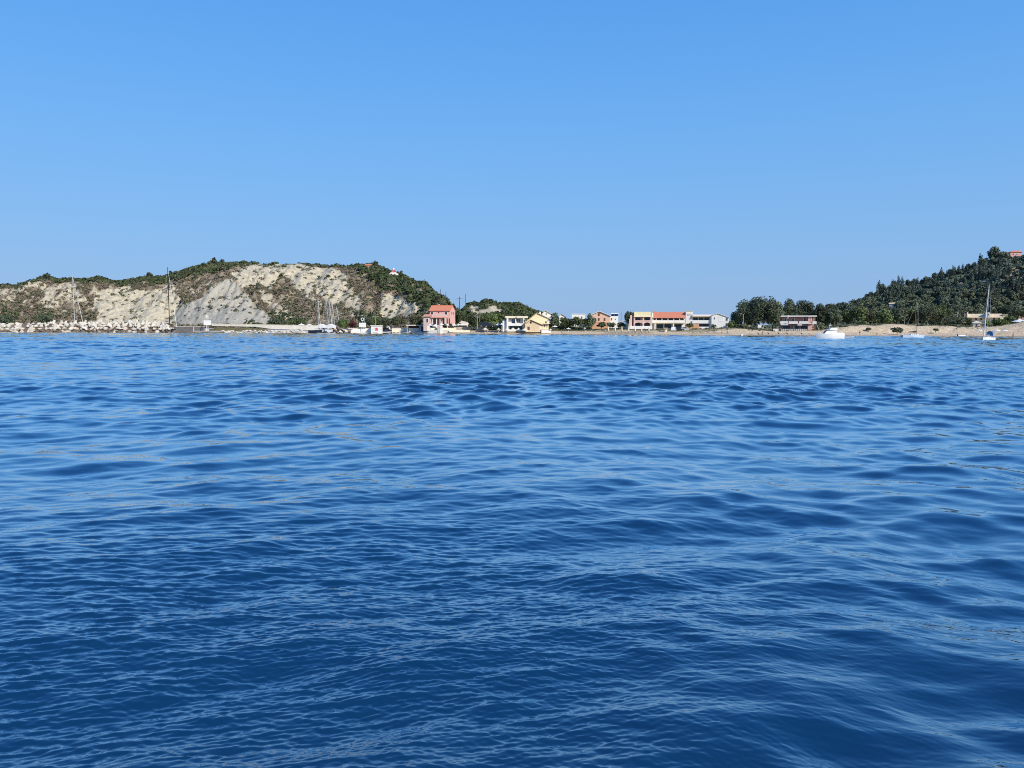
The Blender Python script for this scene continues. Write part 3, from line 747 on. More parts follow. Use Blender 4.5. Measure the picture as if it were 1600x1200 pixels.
# ---- trees on the flat land behind the beach
T_ = [
 ('broad_bush','dark shrub between the left parasols of the pink house terrace',676,513.5,326,7,8,'broad','broadleaf_dark',.05,'bark'),
 ('broad_bush','dark shrub before the right porch columns of the pink house',695,513.5,326,7,8,'broad','broadleaf_dark',.05,'bark'),
 ('broad_bush','dark shrub at the right corner of the pink house',704,513.5,327,8,8,'broad','broadleaf_dark',.05,'bark'),
 ('broad_bush','low dark hedge plant above the beach wall right of the pink house',713,514.5,326,5,12,'broad','broadleaf_dark',.05,'bark'), # name, label, px, foot, Y, h, w, kind, leaf, trunk
 ('big_tree','broad dark tree at the left of the grove, with bare pale trunks',1168,516,318,46,44,'broad','broadleaf_dark',.16,'pale_bark'),
 ('big_tree','tallest dark tree of the grove, in its middle',1190,517,312,54,46,'broad','broadleaf_dark',.12,'pale_bark'),
 ('big_tree','rounded dark tree at the right of the grove, beside the terrace canopies',1208,516,322,44,34,'broad','broadleaf_dark',.1,'bark'),
 ('big_tree','small dark tree at the left edge of the grove next to the white gabled house',1149,514,325,26,20,'broad','broadleaf_dark',.12,'bark'),
 ('big_tree','dark tree rising behind the left end of the pink taverna roof',1228,512,345,43,32,'broad','broadleaf_dark',.1,'bark'),
 ('big_tree','tall tree rising behind the right half of the pink taverna',1258,512,348,42,36,'broad','broadleaf_dark',.1,'bark'),
 ('big_tree','dark tree right of the pink taverna, behind the cruiser',1284,512,338,36,30,'broad','broadleaf_dark',.15,'bark'),
 ('big_tree','low dark tree behind the cruiser bow, next to the sand bluff',1303,509,335,27,26,'broad','broadleaf_dark',.1,'bark'),
 ('olive_tree','greyish tree behind the left end of the sand bluff',1322,508,340,24,24,'broad','broadleaf',.12,'bark'),
 ('olive_tree','mid green round tree above the sand bluff near its left end',1342,506,336,27,28,'broad','broadleaf',.12,'bark'),
 ('olive_tree','mid green tree above the middle of the sand bluff',1362,507,342,25,26,'broad','olive_leaf',.12,'bark'),
 ('olive_tree','dark bush tree in a dip of the sand bluff, left of the lamp post',1382,508,330,24,28,'broad','broadleaf',.06,'bark'),
 ('olive_tree','round tree standing behind the curved lamp post',1404,508,340,30,30,'broad','broadleaf_dark',.12,'bark'),
 ('olive_tree','olive green tree behind the moored sloop with the grey boom cover',1424,507,345,28,30,'broad','broadleaf',.12,'bark'),
 ('olive_tree','bright olive tree just right of the bare mast off the bluff',1448,506,338,27,34,'broad','olive_leaf',.10,'bark'),
 ('olive_tree','spreading green tree right of the bright olive on the bluff',1470,505,345,29,30,'broad','broadleaf',.12,'bark'),
 ('pine_tree','tall pine with a bare trunk on the flat, left of the long cream house',1493,503,350,37,24,'pine','pine_leaf',.42,'pale_bark'),
 ('pine_tree','second pine with bare trunk, nearest the left gable of the long cream house',1508,500,352,34,22,'pine','pine_leaf',.42,'pale_bark'),
 ('olive_tree','grey green bush tree in front of the pines on the bluff',1486,510,318,16,30,'broad','olive_leaf',.05,'bark'),
 ('olive_tree','pale green thicket between the sand bluff and the white hut',1507,510,312,15,24,'broad','olive_leaf',.05,'bark'),
 ('broad_bush','wide bright green bush below the long cream house',1562,513,290,15,34,'broad','bright_leaf',.03,'bark'),
 ('broad_bush','dark bush under the right end of the long cream house',1578,508,300,14,22,'broad','broadleaf',.05,'bark'),
 ('broad_bush','green bush between the white hut and the blue canopied sailboat',1543,514,284,13,16,'broad','broadleaf',.05,'bark'),
 ('big_tree','dark tree behind the large white parasol at the right edge',1594,500,335,22,30,'broad','broadleaf_dark',.12,'bark'),
 ('big_tree','dark tree behind the right end of the long cream house',1574,497,360,22,24,'broad','broadleaf_dark',.12,'bark'),
 ('round_tree','dark round tree left of the restaurant with arches',984,511,340,24,20,'broad','broadleaf_dark',.12,'bark'),
 ('round_tree','dark tree in front of the left corner of the peach gabled house',923,513,322,22,17,'broad','broadleaf_dark',.1,'bark'),
 ('round_tree','dark tree behind the yellow house, at its right eave',866,512,330,23,16,'broad','broadleaf_dark',.12,'bark'),
 ('round_tree','dense green tree in the hedge row, second from the yellow house',882,513,326,17,20,'broad','broadleaf',.06,'bark'),
 ('round_tree','dense green tree in the hedge row, below the flat white house',899,513,324,18,20,'broad','broadleaf',.06,'bark'),
 ('round_tree','low green tree in the hedge row before the peach house',912,513,322,15,16,'broad','broadleaf',.06,'bark'),
 ('broad_bush','dark bush in front of the peach gabled house',940,512,322,9,16,'broad','broadleaf_dark',.04,'bark'),
 ('broad_bush','dark bush below the white house with solar panels',954,512,320,8,16,'broad','broadleaf_dark',.04,'bark'),
 ('broad_bush','brownish bush below the small tan roofed hut',969,512,318,8,14,'broad','scrub_leaf',.04,'bark'),
 ('round_tree','dark tree right behind the pink house with the orange roof',716,508,345,23,14,'broad','maquis_leaf',.1,'bark'),
 ('round_tree','small dark tree in the gap between the two hills',727,505,350,12,12,'broad','maquis_leaf',.1,'bark'),
 ('round_tree','dense dark tree beside the lamp posts on the beach road',738,513,322,23,18,'broad','broadleaf',.08,'bark'),
 ('round_tree','green tree behind the lamp posts',754,512,332,24,22,'broad','broadleaf',.08,'bark'),
 ('round_tree','light green tree below the small pale cliff',769,512,334,23,22,'broad','bright_leaf',.08,'bark'),
 ('round_tree','light green tree touching the left corner of the white balcony house',784,511,336,20,20,'broad','broadleaf',.08,'bark'),
 ('round_tree','dark low tree shading the cars by the beach road',768,515,318,12,22,'broad','broadleaf_dark',.15,'bark'),
 ('round_tree','dark tree beneath the white awnings left of the balcony house',782,516,312,11,14,'broad','broadleaf_dark',.1,'bark'),
 ('round_tree','deep green tree above the harbour kiosk',588,512,366,18,22,'broad','broadleaf',.1,'bark'),
 ('round_tree','deep green tree behind the harbour sign with the round top',573,512,368,20,22,'broad','broadleaf_dark',.1,'bark'),
 ('round_tree','yellowish green tree by the harbour car',602,511,360,16,16,'broad','olive_leaf',.1,'bark'),
 ('round_tree','grey brown tree above the beach bar',622,512,356,17,26,'broad','scrub_leaf',.1,'bark'),
 ('round_tree','grey brown bush left of the pink house',650,509,345,16,22,'broad','scrub_leaf',.06,'bark'),
 ('broad_bush','light green bush on the quay right of the masts',536,513,358,14,20,'broad','bright_leaf',.05,'bark'),
 ('flowering_bush','reddish purple flowering bush on the quay',551,513,357,12,12,'broad','reddish_leaf',.08,'bark'),
 ('broad_bush','dark green bush behind the harbour wall, left of the masts',465,509,372,12,26,'broad','broadleaf',.05,'bark'),
 ('broad_bush','dark bush at the foot of the cliff behind the harbour wall',432,508,374,10,30,'broad','broadleaf_dark',.05,'bark'),
 ('broad_bush','dark green bush behind the breakwater near the left end',10,506,398,13,22,'broad','broadleaf_dark',.05,'bark'),
 ('broad_bush','round dark green bush behind the breakwater, left of the white mast',70,506,398,17,26,'broad','broadleaf_dark',.05,'bark'),
 ('broad_bush','round green bush before the porch of the yellow house',835,515,303,8,10,'broad','bright_leaf',.1,'bark'),
 ('broad_bush','dark bush at the foot of the white gabled house',1115,513,306,7,8,'broad','broadleaf_dark',.05,'bark'),
 ('broad_bush','dark bush in front of the orange wall',1077,513,308,8,12,'broad','broadleaf',.05,'bark'),
 ('broad_bush','bright green bush between the white gabled house and the grove',1144,515,306,14,14,'broad','bright_leaf',.05,'bark'),
 ('broad_bush','grey brown tamarisk bush under the left trunks of the grove',1158,517,300,11,20,'broad','scrub_leaf',.05,'bark'),
 ('broad_bush','low tamarisk bush at the dune edge beneath the grove',1176,518,294,7,14,'broad','olive_leaf',.05,'bark'),
 ('broad_bush','yellow green reeds beside the pink taverna, behind the cruiser',1281,517,290,13,16,'broad','olive_leaf',.03,'bark'),
 ('broad_bush','small grey bush in the sand below the curved lamp post',1402,520,272,9,16,'broad','olive_leaf',.03,'bark'),
 ('broad_bush','low green bush on top of the bluff left of the lamp post',1345,507,300,5,16,'broad','broadleaf',.03,'bark'),
 ('broad_bush','yellowish tuft bush on the bluff edge below the dip',1378,511,296,5,14,'broad','olive_leaf',.03,'bark'),
 ('broad_bush','low grey bush at mid height of the sand bluff, right of the standing person',1357,516,280,3.5,9,'broad','scrub_leaf',.03,'bark'),
 ('broad_bush','pale tuft bush on the bluff above the grey boomed sloop',1440,511,292,5,15,'broad','olive_leaf',.03,'bark'),
 ('broad_bush','small dark tuft on the sand between the sloop and the beached boat',1462,517,274,3.5,9,'broad','scrub_leaf',.03,'bark'),
 ('broad_bush','olive bush at the bluff edge above the beached boat',1487,513,290,6,18,'broad','olive_leaf',.03,'bark'),
 ('broad_bush','low bush on the dune at the right edge below the bar',1583,513,276,4.5,12,'broad','scrub_leaf',.03,'bark'),
 ('broad_bush','low tamarisk at the left end of the sand bluff behind the cruiser stern',1318,514,288,6,14,'broad','olive_leaf',.03,'bark'),
]
for i, (nm, lab, px, py, Y, h, w, kd, lf, tr, bk) in enumerate(T_):
    tree(nm, lab, px, py, Y, h, w, kd, lf, tr, 500 + i, None, 'bush' if 'bush' in nm else 'tree', leaf=.55, dens=11, bark=bk, rot=i*37)

# grasses of the dunes
def dune_grass():
    rg = np.random.default_rng(9); n = 5200
    px = rg.uniform(860, 1640, n); e = rg.uniform(9, 60, n); Y = shoreY(px) + e
    X = (px - 800) / F * Y; nz = fbm(X / 6 + 4, Y / 6 + 4, 3)
    ed = lerp_tab([(860,18),(930,15),(1100,15),(1160,15),(1290,22),(1320,24),(1420,23),(1500,19),(1640,24)], px)
    k = (e > ed + (nz - .5) * 16) & (rg.random(n) < np.where(nz > .48, .9, .3)); px, Y, X = px[k], Y[k], X[k]
    Z = landZ(px, Y); m = len(px); r = rg.uniform(.15, .45, m)
    d = rg.normal(0, 1, (m, 7, 3)); d[..., 2] = np.abs(d[..., 2]); d /= np.linalg.norm(d, axis=2)[..., None]
    pts = (np.stack([X, Y, Z], -1)[:, None] + d * r[:, None, None]).reshape(-1, 3)
    return tag(quads_object('dune_grass', leaf_cloud(pts, d.reshape(-1, 3), np.repeat(r, 7) * .9, rg, .5), MATS['olive_leaf']), kind='stuff')
dune_grass()
# ================================================================ buildings
M = MATS
def gable_roof_x(t, name, m, x0, x1, yr, ye, d0, d1, over=.35, th=.22, parent=None):
    """tiled saddle roof, ridge running along x: ridge at photo row yr, eaves at row ye, house depth d0..d1"""
    mid = (d0 + d1) / 2; zr, ze = t.Z(yr), t.Z(ye); sl = (zr - ze) / (mid - d0)
    e0, e1 = d0 - over, d1 + over; zo = ze - sl * over
    mb = MB()
    mb.prism_x([(e0, zo), (mid, zr), (mid, zr + th), (e0, zo + th)], t.X(x0), t.X(x1))
    mb.prism_x([(mid + .002, zr), (e1, zo), (e1, zo + th), (mid + .002, zr + th)], t.X(x0), t.X(x1))
    return mb.build(name, m, parent or t.o)
def gable_roof_y(t, name, m, xl, yl, xa, ya, xr, yr, d0, d1, th=.2, parent=None):
    """saddle roof whose gable faces the sea: left eave, apex, right eave given in the photo"""
    mb = MB(); L_, A, R = (t.X(xl), t.Z(yl)), (t.X(xa), t.Z(ya)), (t.X(xr), t.Z(yr))
    mb.prism_y([L_, A, (A[0], A[1]+th), (L_[0], L_[1]+th)], d0, d1)
    mb.prism_y([(A[0]+.002, A[1]), R, (R[0], R[1]+th), (A[0]+.002, A[1]+th)], d0, d1)
    return mb.build(name, m, parent or t.o)
def gable_wall(t, m, pts, yb, d0, d1, name='wall'):
    """walls with a gable towards the sea; pts from left eave over the apex to the right eave"""
    poly = [(t.X(pts[0][0]), t.Z(yb))] + [(t.X(x), t.Z(y) - .02) for x, y in pts] + [(t.X(pts[-1][0]), t.Z(yb))]
    return MB().prism_y(poly[::-1], d0, d1).build(name, m, t.o)
def railing(t, x0, x1, yt, yb, d, m='white_paint', name='railing', step=1.2):
    mb = MB(); X0, X1, Z0, Z1 = t.X(x0), t.X(x1), t.Z(yb), t.Z(yt)
    mb.box(X0, X1, d, d+.07, Z1-.09, Z1); n = max(2, int((X1-X0)/step))
    for i in range(n+1): x = X0 + (X1-X0-.06)*i/n; mb.box(x, x+.06, d+.005, d+.065, Z0, Z1-.09)
    return mb.build(name, M[m], t.o)

# ---- pink house under the hill
t = Thing('pink_house', 'salmon pink two storey house with orange tiled roof at the foot of the cliff', 'house', 686, 514, 333, -11)
mb = MB(); zr, ze = t.Z(478.2), t.Z(485.4)
mb.prism_x([(0, t.Z(517)), (8.2, t.Z(517)), (8.2, ze), (4.1, zr - .1), (0, ze)], t.X(671), t.X(704)); mb.build('wall', M['pink_plaster'], t.o)
gable_roof_x(t, 'roof', M['roof_tile'], 669.6, 704.6, 478.2, 485.4, 0, 8.2, .45)
t.part('ridge_cap', M['roof_tile'], [(669.6, 704.6, 476.6, 477.6, 3.9, 4.3)])
for x in (675, 697.5): t.window(x-1.9, x+1.9, 487.8, 491.6, 0, 'white_paint', 'dark_glass', .12)
t.window(685, 686.2, 487.8, 489.2, 0, 'brown_wood', 'dark_glass', .06, mull=False)
w_ = MB(); X1 = t.X(704)
for y0 in (2.2, 5.4): w_.box(X1 + .01, X1 + .06, y0, y0 + .9, t.Z(491.5), t.Z(487.5))
w_.build('side_windows', M['dark_glass'], t.o)
t.part('annex', M['pale_pink_plaster'], [(663.5, 675.5, 495, 517, -2.4, -.01)])
a_ = MB(); a_.prism_x([(-2.9, t.Z(495.2)), (-.02, t.Z(492)), (-.02, t.Z(491.2)), (-2.9, t.Z(494.4))], t.X(662.8), t.X(676.2)); a_.build('annex_roof', M['rose_tile'], t.o)
t.window(668.2, 671, 498, 503.5, -2.4, 'white_paint', 'dark_glass', .12)
b_ = t.part('balcony', M['pale_pink_plaster'], [(677, 698.5, 493.4, 495.2, -2.6, -.01), (677, 698.5, 491.2, 493.35, -2.6, -2.45)])
b2 = MB(); b2.prism_x([(-3.0, t.Z(496.4)), (-2.58, t.Z(494.6)), (-2.58, t.Z(495.1)), (-3.0, t.Z(496.9))], t.X(676.5), t.X(699)); b2.build('porch_eave', M['rose_tile'], t.o)
for x in (677.2, 683.8, 689.6, 697.6): t.part('column', M['white_plaster'], [(x, x + 1, 495.25, 517, -2.5, -2.1)])
for x in (678.6, 685.4, 692): d_ = t.part('door', M['dark_glass'], [(x, x + 3.4, 497.5, 507, -.06, .04)])
for x in (698.6, 702): t.part('side_opening', M['dark_glass'], [(x, x + 1.4, 497.5, 506, -.05, .05)])
ch = t.part('chimney', M['pink_plaster'], [(680, 681.8, 475, 481, 4.6, 5.2)])

# ---- small buildings on the crests
p = spot(hill_left, 614, 429)
t = Thing('red_tower', 'little red tower with white dome on a white base, on the hill crest', 'tower', 614, 429.5, p.y - 7)
t.part('base', M['white_plaster'], [(607.5, 621.5, 427.3, 434, 0, 4), (610, 618.5, 425.6, 427.25, .4, 3.6)])
mb = MB(); X, Z = t.X, t.Z
mb.prism_y([(X(610.6), Z(425.55)), (X(617.4), Z(425.55)), (X(615.6), Z(421.4)), (X(612.4), Z(421.4))], .9, 3.1); mb.build('tower_body', M['red_paint'], t.o)
MB().ball((X(614), 2, Z(420.3)), .6, .6, .62).build('dome', M['white_paint'], t.o, True)
t.window(613.2, 614.8, 422.6, 424.6, .9, 'white_paint', 'dark_glass', .08, mull=False)
p = spot(hill_left, 574, 417)
t = Thing('hilltop_house', 'small low pink house on the left plateau edge', 'house', 574, 416.4, p.y - 5)
t.part('wall', M['pale_pink_plaster'], [(569.5, 579, 414.4, 420, 0, 6)])
gable_roof_x(t, 'roof', M['roof_tile'], 568.8, 579.8, 412.4, 414.6, 0, 6, .4)
t.window(572, 573.6, 415, 416.4, 0, 'white_paint', 'dark_glass', .1)

# ---- white house with balconies
t = Thing('white_house', 'white flat roofed beach house with broad dark balcony windows', 'house', 806, 515, 308)
t.part('wall', M['white_plaster'], [(791.5, 818.5, 497, 518, 1.2, 9)])
t.part('roof', M['cream_plaster'], [(789.6, 824.5, 494, 496.95, -.6, 9.4)])
t.part('wing', M['white_plaster'], [(785.3, 791.4, 501.5, 518, .6, 8), (785, 789.5, 499.8, 501.45, .8, 7)])
t.part('balcony', M['white_plaster'], [(794.5, 818, 505.3, 508.4, -.6, -.4), (794.5, 818, 508.45, 509.2, -.6, 1.19)])
t.part('side_wall', M['white_plaster'], [(791.6, 794.3, 497, 518, -.5, 1.19), (817.4, 819.2, 497, 512, -.5, 1.19), (805, 806, 497, 508.4, -.38, 1.19)])
for x in (799.2, 807.2): t.window(x, x+5.6, 498.6, 504.8, 1.2, 'white_paint', 'blue_glass', .15)
t.part('door', M['dark_glass'], [(796, 816, 509.6, 515, 1.12, 1.25)])  # wide dark sheet, stands in for the shade of the porch under the balcony
t.window(818.6, 820.2, 499.5, 503, -.5, 'white_paint', 'dark_glass', .1, mull=False)
t.part('lantern', M['timber_pole'], [(805.9, 807, 494.6, 497.4, -.72, -.62)])

# ---- yellow gabled house
t = Thing('yellow_house', 'pale yellow gabled house with low orange tiled front gable', 'house', 838, 516, 304)
gable_wall(t, M['yellow_plaster'], [(821.5, 503.6), (839, 489.8), (857, 497.6)], 519, 0, 11)
gable_roof_y(t, 'roof', M['pale_tile'], 819.8, 504.6, 839, 489.4, 859, 498.2, -.5, 11.4)
t.part('porch_wall', M['tan_plaster'], [(820.2, 847.5, 509, 519, -3.4, -.01)])
mb = MB(); mb.prism_y([(t.X(820.2), t.Z(509)), (t.X(847.5), t.Z(509)), (t.X(842), t.Z(505.5)), (t.X(829), t.Z(500.7)), (t.X(820.2), t.Z(506.6))][::-1], -3.39, -.02); mb.build('front_gable', M['tan_plaster'], t.o)
gable_roof_y(t, 'porch_roof', M['tan_tile'], 818.6, 507.4, 829, 500.2, 848.4, 508.6, -3.9, -.03, .18)
t.window(828, 830, 503, 505.2, -3.39, 'brown_wood', 'dark_glass', .08, mull=False)
for x in (850, 853.8): t.window(x, x+1.5, 507, 511, 0, 'white_paint', 'dark_glass', .1)
t.window(852.2, 853.8, 502.6, 504.6, 0, 'brown_wood', 'dark_glass', .08)
t.window(856, 856.7, 498.6, 502.6, 0, 'white_paint', 'dark_glass', .08, mull=False)
t.part('balcony', M['cream_plaster'], [(849, 858.5, 505.1, 506, -1.2, -.01)])
t.part('door', M['brown_wood'], [(824, 827.4, 510.5, 515.5, -3.45, -3.3)])
t.part('garage_door', M['cream_plaster'], [(842, 846, 509.8, 515.6, -3.46, -3.3)])
t.part('chimney', M['white_plaster'], [(843.2, 845.2, 487, 496, 3, 3.7)])

# ---- white houses behind
t = Thing('gabled_house', 'white gable of a house behind the yellow house, with pale tiled roof', 'house', 854, 495, 352)
gable_wall(t, M['white_plaster'], [(847.5, 490), (852, 486.2), (861.5, 490.6)], 505, 0, 8)
gable_roof_y(t, 'roof', M['pale_tile'], 846.6, 490.6, 852, 485.8, 862.4, 491.2, -.4, 8.3)
t.window(853, 854.6, 489.5, 491.5, 0, 'white_paint', 'dark_glass', .08)
t = Thing('gabled_house', 'small white house with tan roof slope half hidden by the hedge trees', 'house', 879, 500, 356)
gable_wall(t, M['white_plaster'], [(874, 494), (877, 491.6), (884, 495.5)], 508, 0, 8)
gable_roof_y(t, 'roof', M['tan_tile'], 873.4, 494.5, 877, 491.2, 885, 496, -.4, 8.2)
t.window(877, 878.6, 495, 497, 0, 'white_paint', 'dark_glass', .08)
t = Thing('flat_house', 'plain white flat roofed house above the hedge trees', 'house', 904, 502, 350)
t.part('wall', M['white_plaster'], [(893.4, 914.4, 491.5, 510, 0, 9)])
t.part('parapet', M['white_plaster'], [(893, 914.8, 490.4, 491.45, -.15, 9.15)])
t.window(908, 910, 494.5, 498.2, 0, 'white_paint', 'dark_glass', .1); t.window(898, 900, 494.5, 498.2, 0, 'white_paint', 'white_plaster', .1)
MB().tube((t.X(898), 4, t.Z(490.4)), (t.X(898), 4, t.Z(484)), .05).build('antenna', M['galvanised'], t.o)

# ---- peach gabled house and the solar roofed one
t = Thing('peach_house', 'peach gabled house with white eaves boards above dark bushes', 'house', 939, 506, 338)
gable_wall(t, M['peach_plaster'], [(925.6, 491.6), (936.4, 487.4), (952.4, 493.6)], 514, 0, 10)
gable_roof_y(t, 'roof', M['white_plaster'], 923.6, 492.2, 936.4, 486.8, 954.6, 494.2, -.6, 10.3)
for x, y in ((934.6, 490), (934.6, 497.5), (943.6, 497.5)): t.window(x, x+1.9, y, y+3.2, 0, 'brown_wood', 'dark_glass', .1)
t.part('plinth', M['orange_plaster'], [(925.4, 952.6, 503, 514, -.08, -.01)])
t = Thing('solar_house', 'white cube house with two tilted solar water heaters on its roof', 'house', 959, 506, 339)
t.part('wall', M['white_plaster'], [(952.8, 966, 494, 514, 0, 8)])
t.window(954.4, 956.6, 497, 500.4, 0, 'white_paint', 'dark_glass', .1); t.window(961.2, 962.4, 498, 499.6, 0, 'white_paint', 'dark_glass', .08, mull=False)
for x in (957, 962.4):
    h = MB(); X0 = t.X(x)
    h.add([(X0-.7,.2,t.Z(493.9)),(X0+.7,.2,t.Z(493.9)),(X0+.9,1.5,t.Z(490.6)),(X0-.5,1.5,t.Z(490.6)),(X0-.7,.3,t.Z(493.9)-.05),(X0+.7,.3,t.Z(493.9)-.05),(X0+.9,1.6,t.Z(490.6)-.05),(X0-.5,1.6,t.Z(490.6)-.05)],[(0,1,2,3),(7,6,5,4),(0,4,5,1),(1,5,6,2),(2,6,7,3),(3,7,4,0)])
    hp = h.build('solar_heater', M['panel_glass'], t.o)
    MB().tube((X0-.6,1.75,t.Z(490.1)),(X0+1.0,1.75,t.Z(490.1)),.26,n=10).build('tank', M['gelcoat'], hp)
    l = MB(); l.box(X0-.5,X0-.44,1.7,1.76,t.Z(494),t.Z(490.6)); l.box(X0+.84,X0+.9,1.7,1.76,t.Z(494),t.Z(490.6)); l.build('frame', M['alloy'], hp)
t = Thing('beach_hut', 'low hut with sloping tan roof left of the restaurant', 'hut', 975, 510, 325)
mb = MB(); mb.prism_y([(t.X(967), t.Z(503)), (t.X(973), t.Z(500.4)), (t.X(982), t.Z(506)), (t.X(982), t.Z(507)), (t.X(973), t.Z(501.4)), (t.X(967), t.Z(504))][::-1], -.4, 6); mb.build('roof', M['pale_tile'], t.o)
t.part('wall', M['cream_plaster'], [(973, 981, 505.5, 514, .3, 5.6)])
t.window(975.5, 977, 507.5, 510, .3, 'brown_wood', 'dark_glass', .08)

# ---- restaurant wing with arches
t = Thing('arched_house', 'cream and pink two storey building with two arches and recessed balconies', 'house', 1003, 512, 311)
P_ = M['pale_pink_plaster']
t.part('wall', M['white_plaster'], [(990.6, 1018, 494.6, 516, 2.6, 10)])
t.part('terrace_wall', M['yellow_plaster'], [(990.6, 1016.4, 487.4, 494.4, -.3, 10)])
t.part('cornice', M['cream_plaster'], [(989.8, 1017.4, 494.42, 495.4, -.6, 2.58)])
t.part('pillar', P_, [(990, 991.6, 495.42, 513, -.2, 2.58)]); t.part('pillar', P_, [(1004, 1006, 495.42, 513, -.2, 2.58)]); t.part('pillar', P_, [(1016, 1018.2, 495.42, 513, -.2, 2.58)])
t.part('balcony', M['pale_pink_plaster'], [(991.62, 1003.98, 500.6, 502.4, -.22, -.05), (1006.02, 1015.98, 500.6, 502.4, -.22, -.05), (991.62, 1003.98, 502.45, 503.3, -.15, 2.58), (1006.02, 1015.98, 502.45, 503.3, -.15, 2.58)])
mb = MB()
for x0, x1 in ((991.62, 1003.98), (1006.02, 1015.98)): mb.arch(t.X(x0), t.X(x1), t.Z(506.6), t.Z(503.9) - t.Z(506.6), t.Z(503.32), -.14, .25)
mb.build('arch', P_, t.o)
t.part('low_wall', M['white_plaster'], [(983.5, 1019, 509.4, 514, -.45, -.22)])
for x in (994, 1008.4): t.window(x, x+5.5, 496.6, 501, 2.6, 'brown_wood', 'dark_glass', .12); t.window(x, x+5.5, 505.2, 509.5, 2.6, 'brown_wood', 'dark_glass', .12)
t.part('stair_wall', P_, [(984.6, 987.4, 492.6, 514, -.1, 6), (983, 984.58, 498.5, 514, 0, 5)])
t.part('stair_shadow_wall', M['dusky_pink_plaster'], [(987.42, 989.98, 493.5, 514, 2.2, 6)])  # shade of the gap put into the colour: darker plaster than its neighbours

# ---- long red roofed restaurant
t = Thing('restaurant', 'long restaurant with orange tiled roof, window band and dark veranda', 'restaurant', 1044, 513, 314)
t.part('wall', M['white_plaster'], [(1018.6, 1070, 496.6, 517, 2.4, 11)])
mb = MB(); mb.prism_x([(-.5, t.Z(497)), (6.5, t.Z(487.6)), (6.5, t.Z(487)), (-.5, t.Z(496.4))], t.X(1019), t.X(1071)); mb.prism_x([(6.502, t.Z(487.6)), (12, t.Z(496.8)), (12, t.Z(496.2)), (6.502, t.Z(487))], t.X(1019), t.X(1071)); mb.build('roof', M['roof_tile'], t.o)
mb = MB(); mb.prism_x([(2.4, t.Z(496.62)), (11, t.Z(496.62)), (6.5, t.Z(488))], t.X(1069), t.X(1070)); mb.prism_x([(2.4, t.Z(496.62)), (11, t.Z(496.62)), (6.5, t.Z(488))], t.X(1020), t.X(1021)); mb.build('gable_wall', M['white_plaster'], t.o)
t.part('parapet', M['white_plaster'], [(1019, 1069.6, 500.4, 503.6, -.1, .1)])
t.part('floor_slab', M['cream_plaster'], [(1019, 1069.6, 503.65, 505.2, -.35, 2.38)])
xs = [1019.4, 1024.4, 1033.6, 1042.8, 1052, 1061.2, 1068.4]
for a in xs: t.part('post', M['white_plaster'], [(a, a+1.2, 497.2, 500.35, -.08, .12)])
for a, b in zip(xs[:-1], xs[1:]): t.window(a+1.8, b-.6, 497.8, 500.2, 2.4, 'brown_wood', 'dark_glass', .1)
for a in (1022.6, 1051.4, 1068): t.part('column', M['white_plaster'], [(a, a+1.6, 505.22, 516, -.2, .3)])
for a, b in ((1026, 1036), (1038, 1049), (1054, 1065)): t.part('glass_front', M['dark_glass'], [(a, b, 506.6, 513, 2.3, 2.46)])
t.part('chimney', M['tan_tile'], [(1021.4, 1022.8, 484.8, 489, 6, 6.5)])
t.part('end_wall', M['white_plaster'], [(1018.4, 1020.2, 489, 496.2, -.2, .2)])

# ---- white block with tower
t = Thing('white_hotel', 'white two storey block with square tower and wide shaded balcony', 'hotel', 1091, 513, 313)
t.part('tower', M['white_plaster'], [(1071.4, 1081.6, 486.8, 517, .4, 5)])
t.part('tower_cap', M['cream_plaster'], [(1070.9, 1082.1, 486, 486.78, .2, 5.2), (1073, 1080.4, 488.6, 491.2, .3, .38)])
for x in (1073.6, 1075.6, 1077.6): t.part('vent', M['dark_glass'], [(x, x+.8, 492, 493, .34, .44)])
t.part('wall', M['white_plaster'], [(1081.62, 1110.4, 492.4, 517, 2.6, 11)])
t.part('roof', M['white_plaster'], [(1081.64, 1111, 491.6, 494.2, -.3, 11.3)])
t.part('eave', M['tan_tile'], [(1081, 1109.4, 494.22, 495.6, -.5, .2)])
t.part('balcony', M['white_plaster'], [(1081.64, 1108.4, 500.4, 504.6, -.2, 0), (1081.64, 1108.4, 504.62, 505.4, -.2, 2.58)])
t.part('end_wall', M['white_plaster'], [(1108.42, 1110.4, 494.22, 516, -.2, 2.58)])
for x in (1083, 1091.6, 1100.4): t.window(x, x+7, 496, 500.2, 2.6, 'white_paint', 'dark_glass', .14)
t.part('glass_front', M['dark_glass'], [(1093, 1107, 506.2, 510.4, 2.5, 2.66)])
t.part('door', M['dark_glass'], [(1090.4, 1092.4, 506, 511, 2.48, 2.66)])
t.part('low_wall', M['orange_plaster'], [(1071.8, 1092, 506.2, 515, -1.4, -1.0)])
t.part('shop_base', M['white_plaster'], [(1092.02, 1108, 510.5, 515, -.3, .1)])

# ---- white gabled building
t = Thing('white_gabled_house', 'tall plain white gabled building with shuttered windows at the right end of the row', 'house', 1125, 513, 310)
gable_wall(t, M['white_plaster'], [(1112, 493), (1121, 490.4), (1138.4, 496)], 518, 0, 11)
gable_roof_y(t, 'roof', M['white_paint'], 1111, 493.2, 1121, 490, 1139.6, 496.5, -.35, 11.3, .18)
t.window(1115.6, 1117, 496, 498.6, 0, 'white_paint', 'dark_glass', .08, mull=False)
t.window(1122.6, 1129.4, 496.4, 501, 0, 'white_paint', 'white_plaster', .12)
for y in (496.8, 505): t.window(1134.2, 1136.6, y, y+4.4, 0, 'white_paint', 'dark_glass', .1)
t.part('downpipe', M['galvanised'], [(1111.6, 1112.2, 494, 513, -.12, -.02)])
t.part('annex', M['white_plaster'], [(1138.42, 1141, 508.4, 517, .6, 5)])

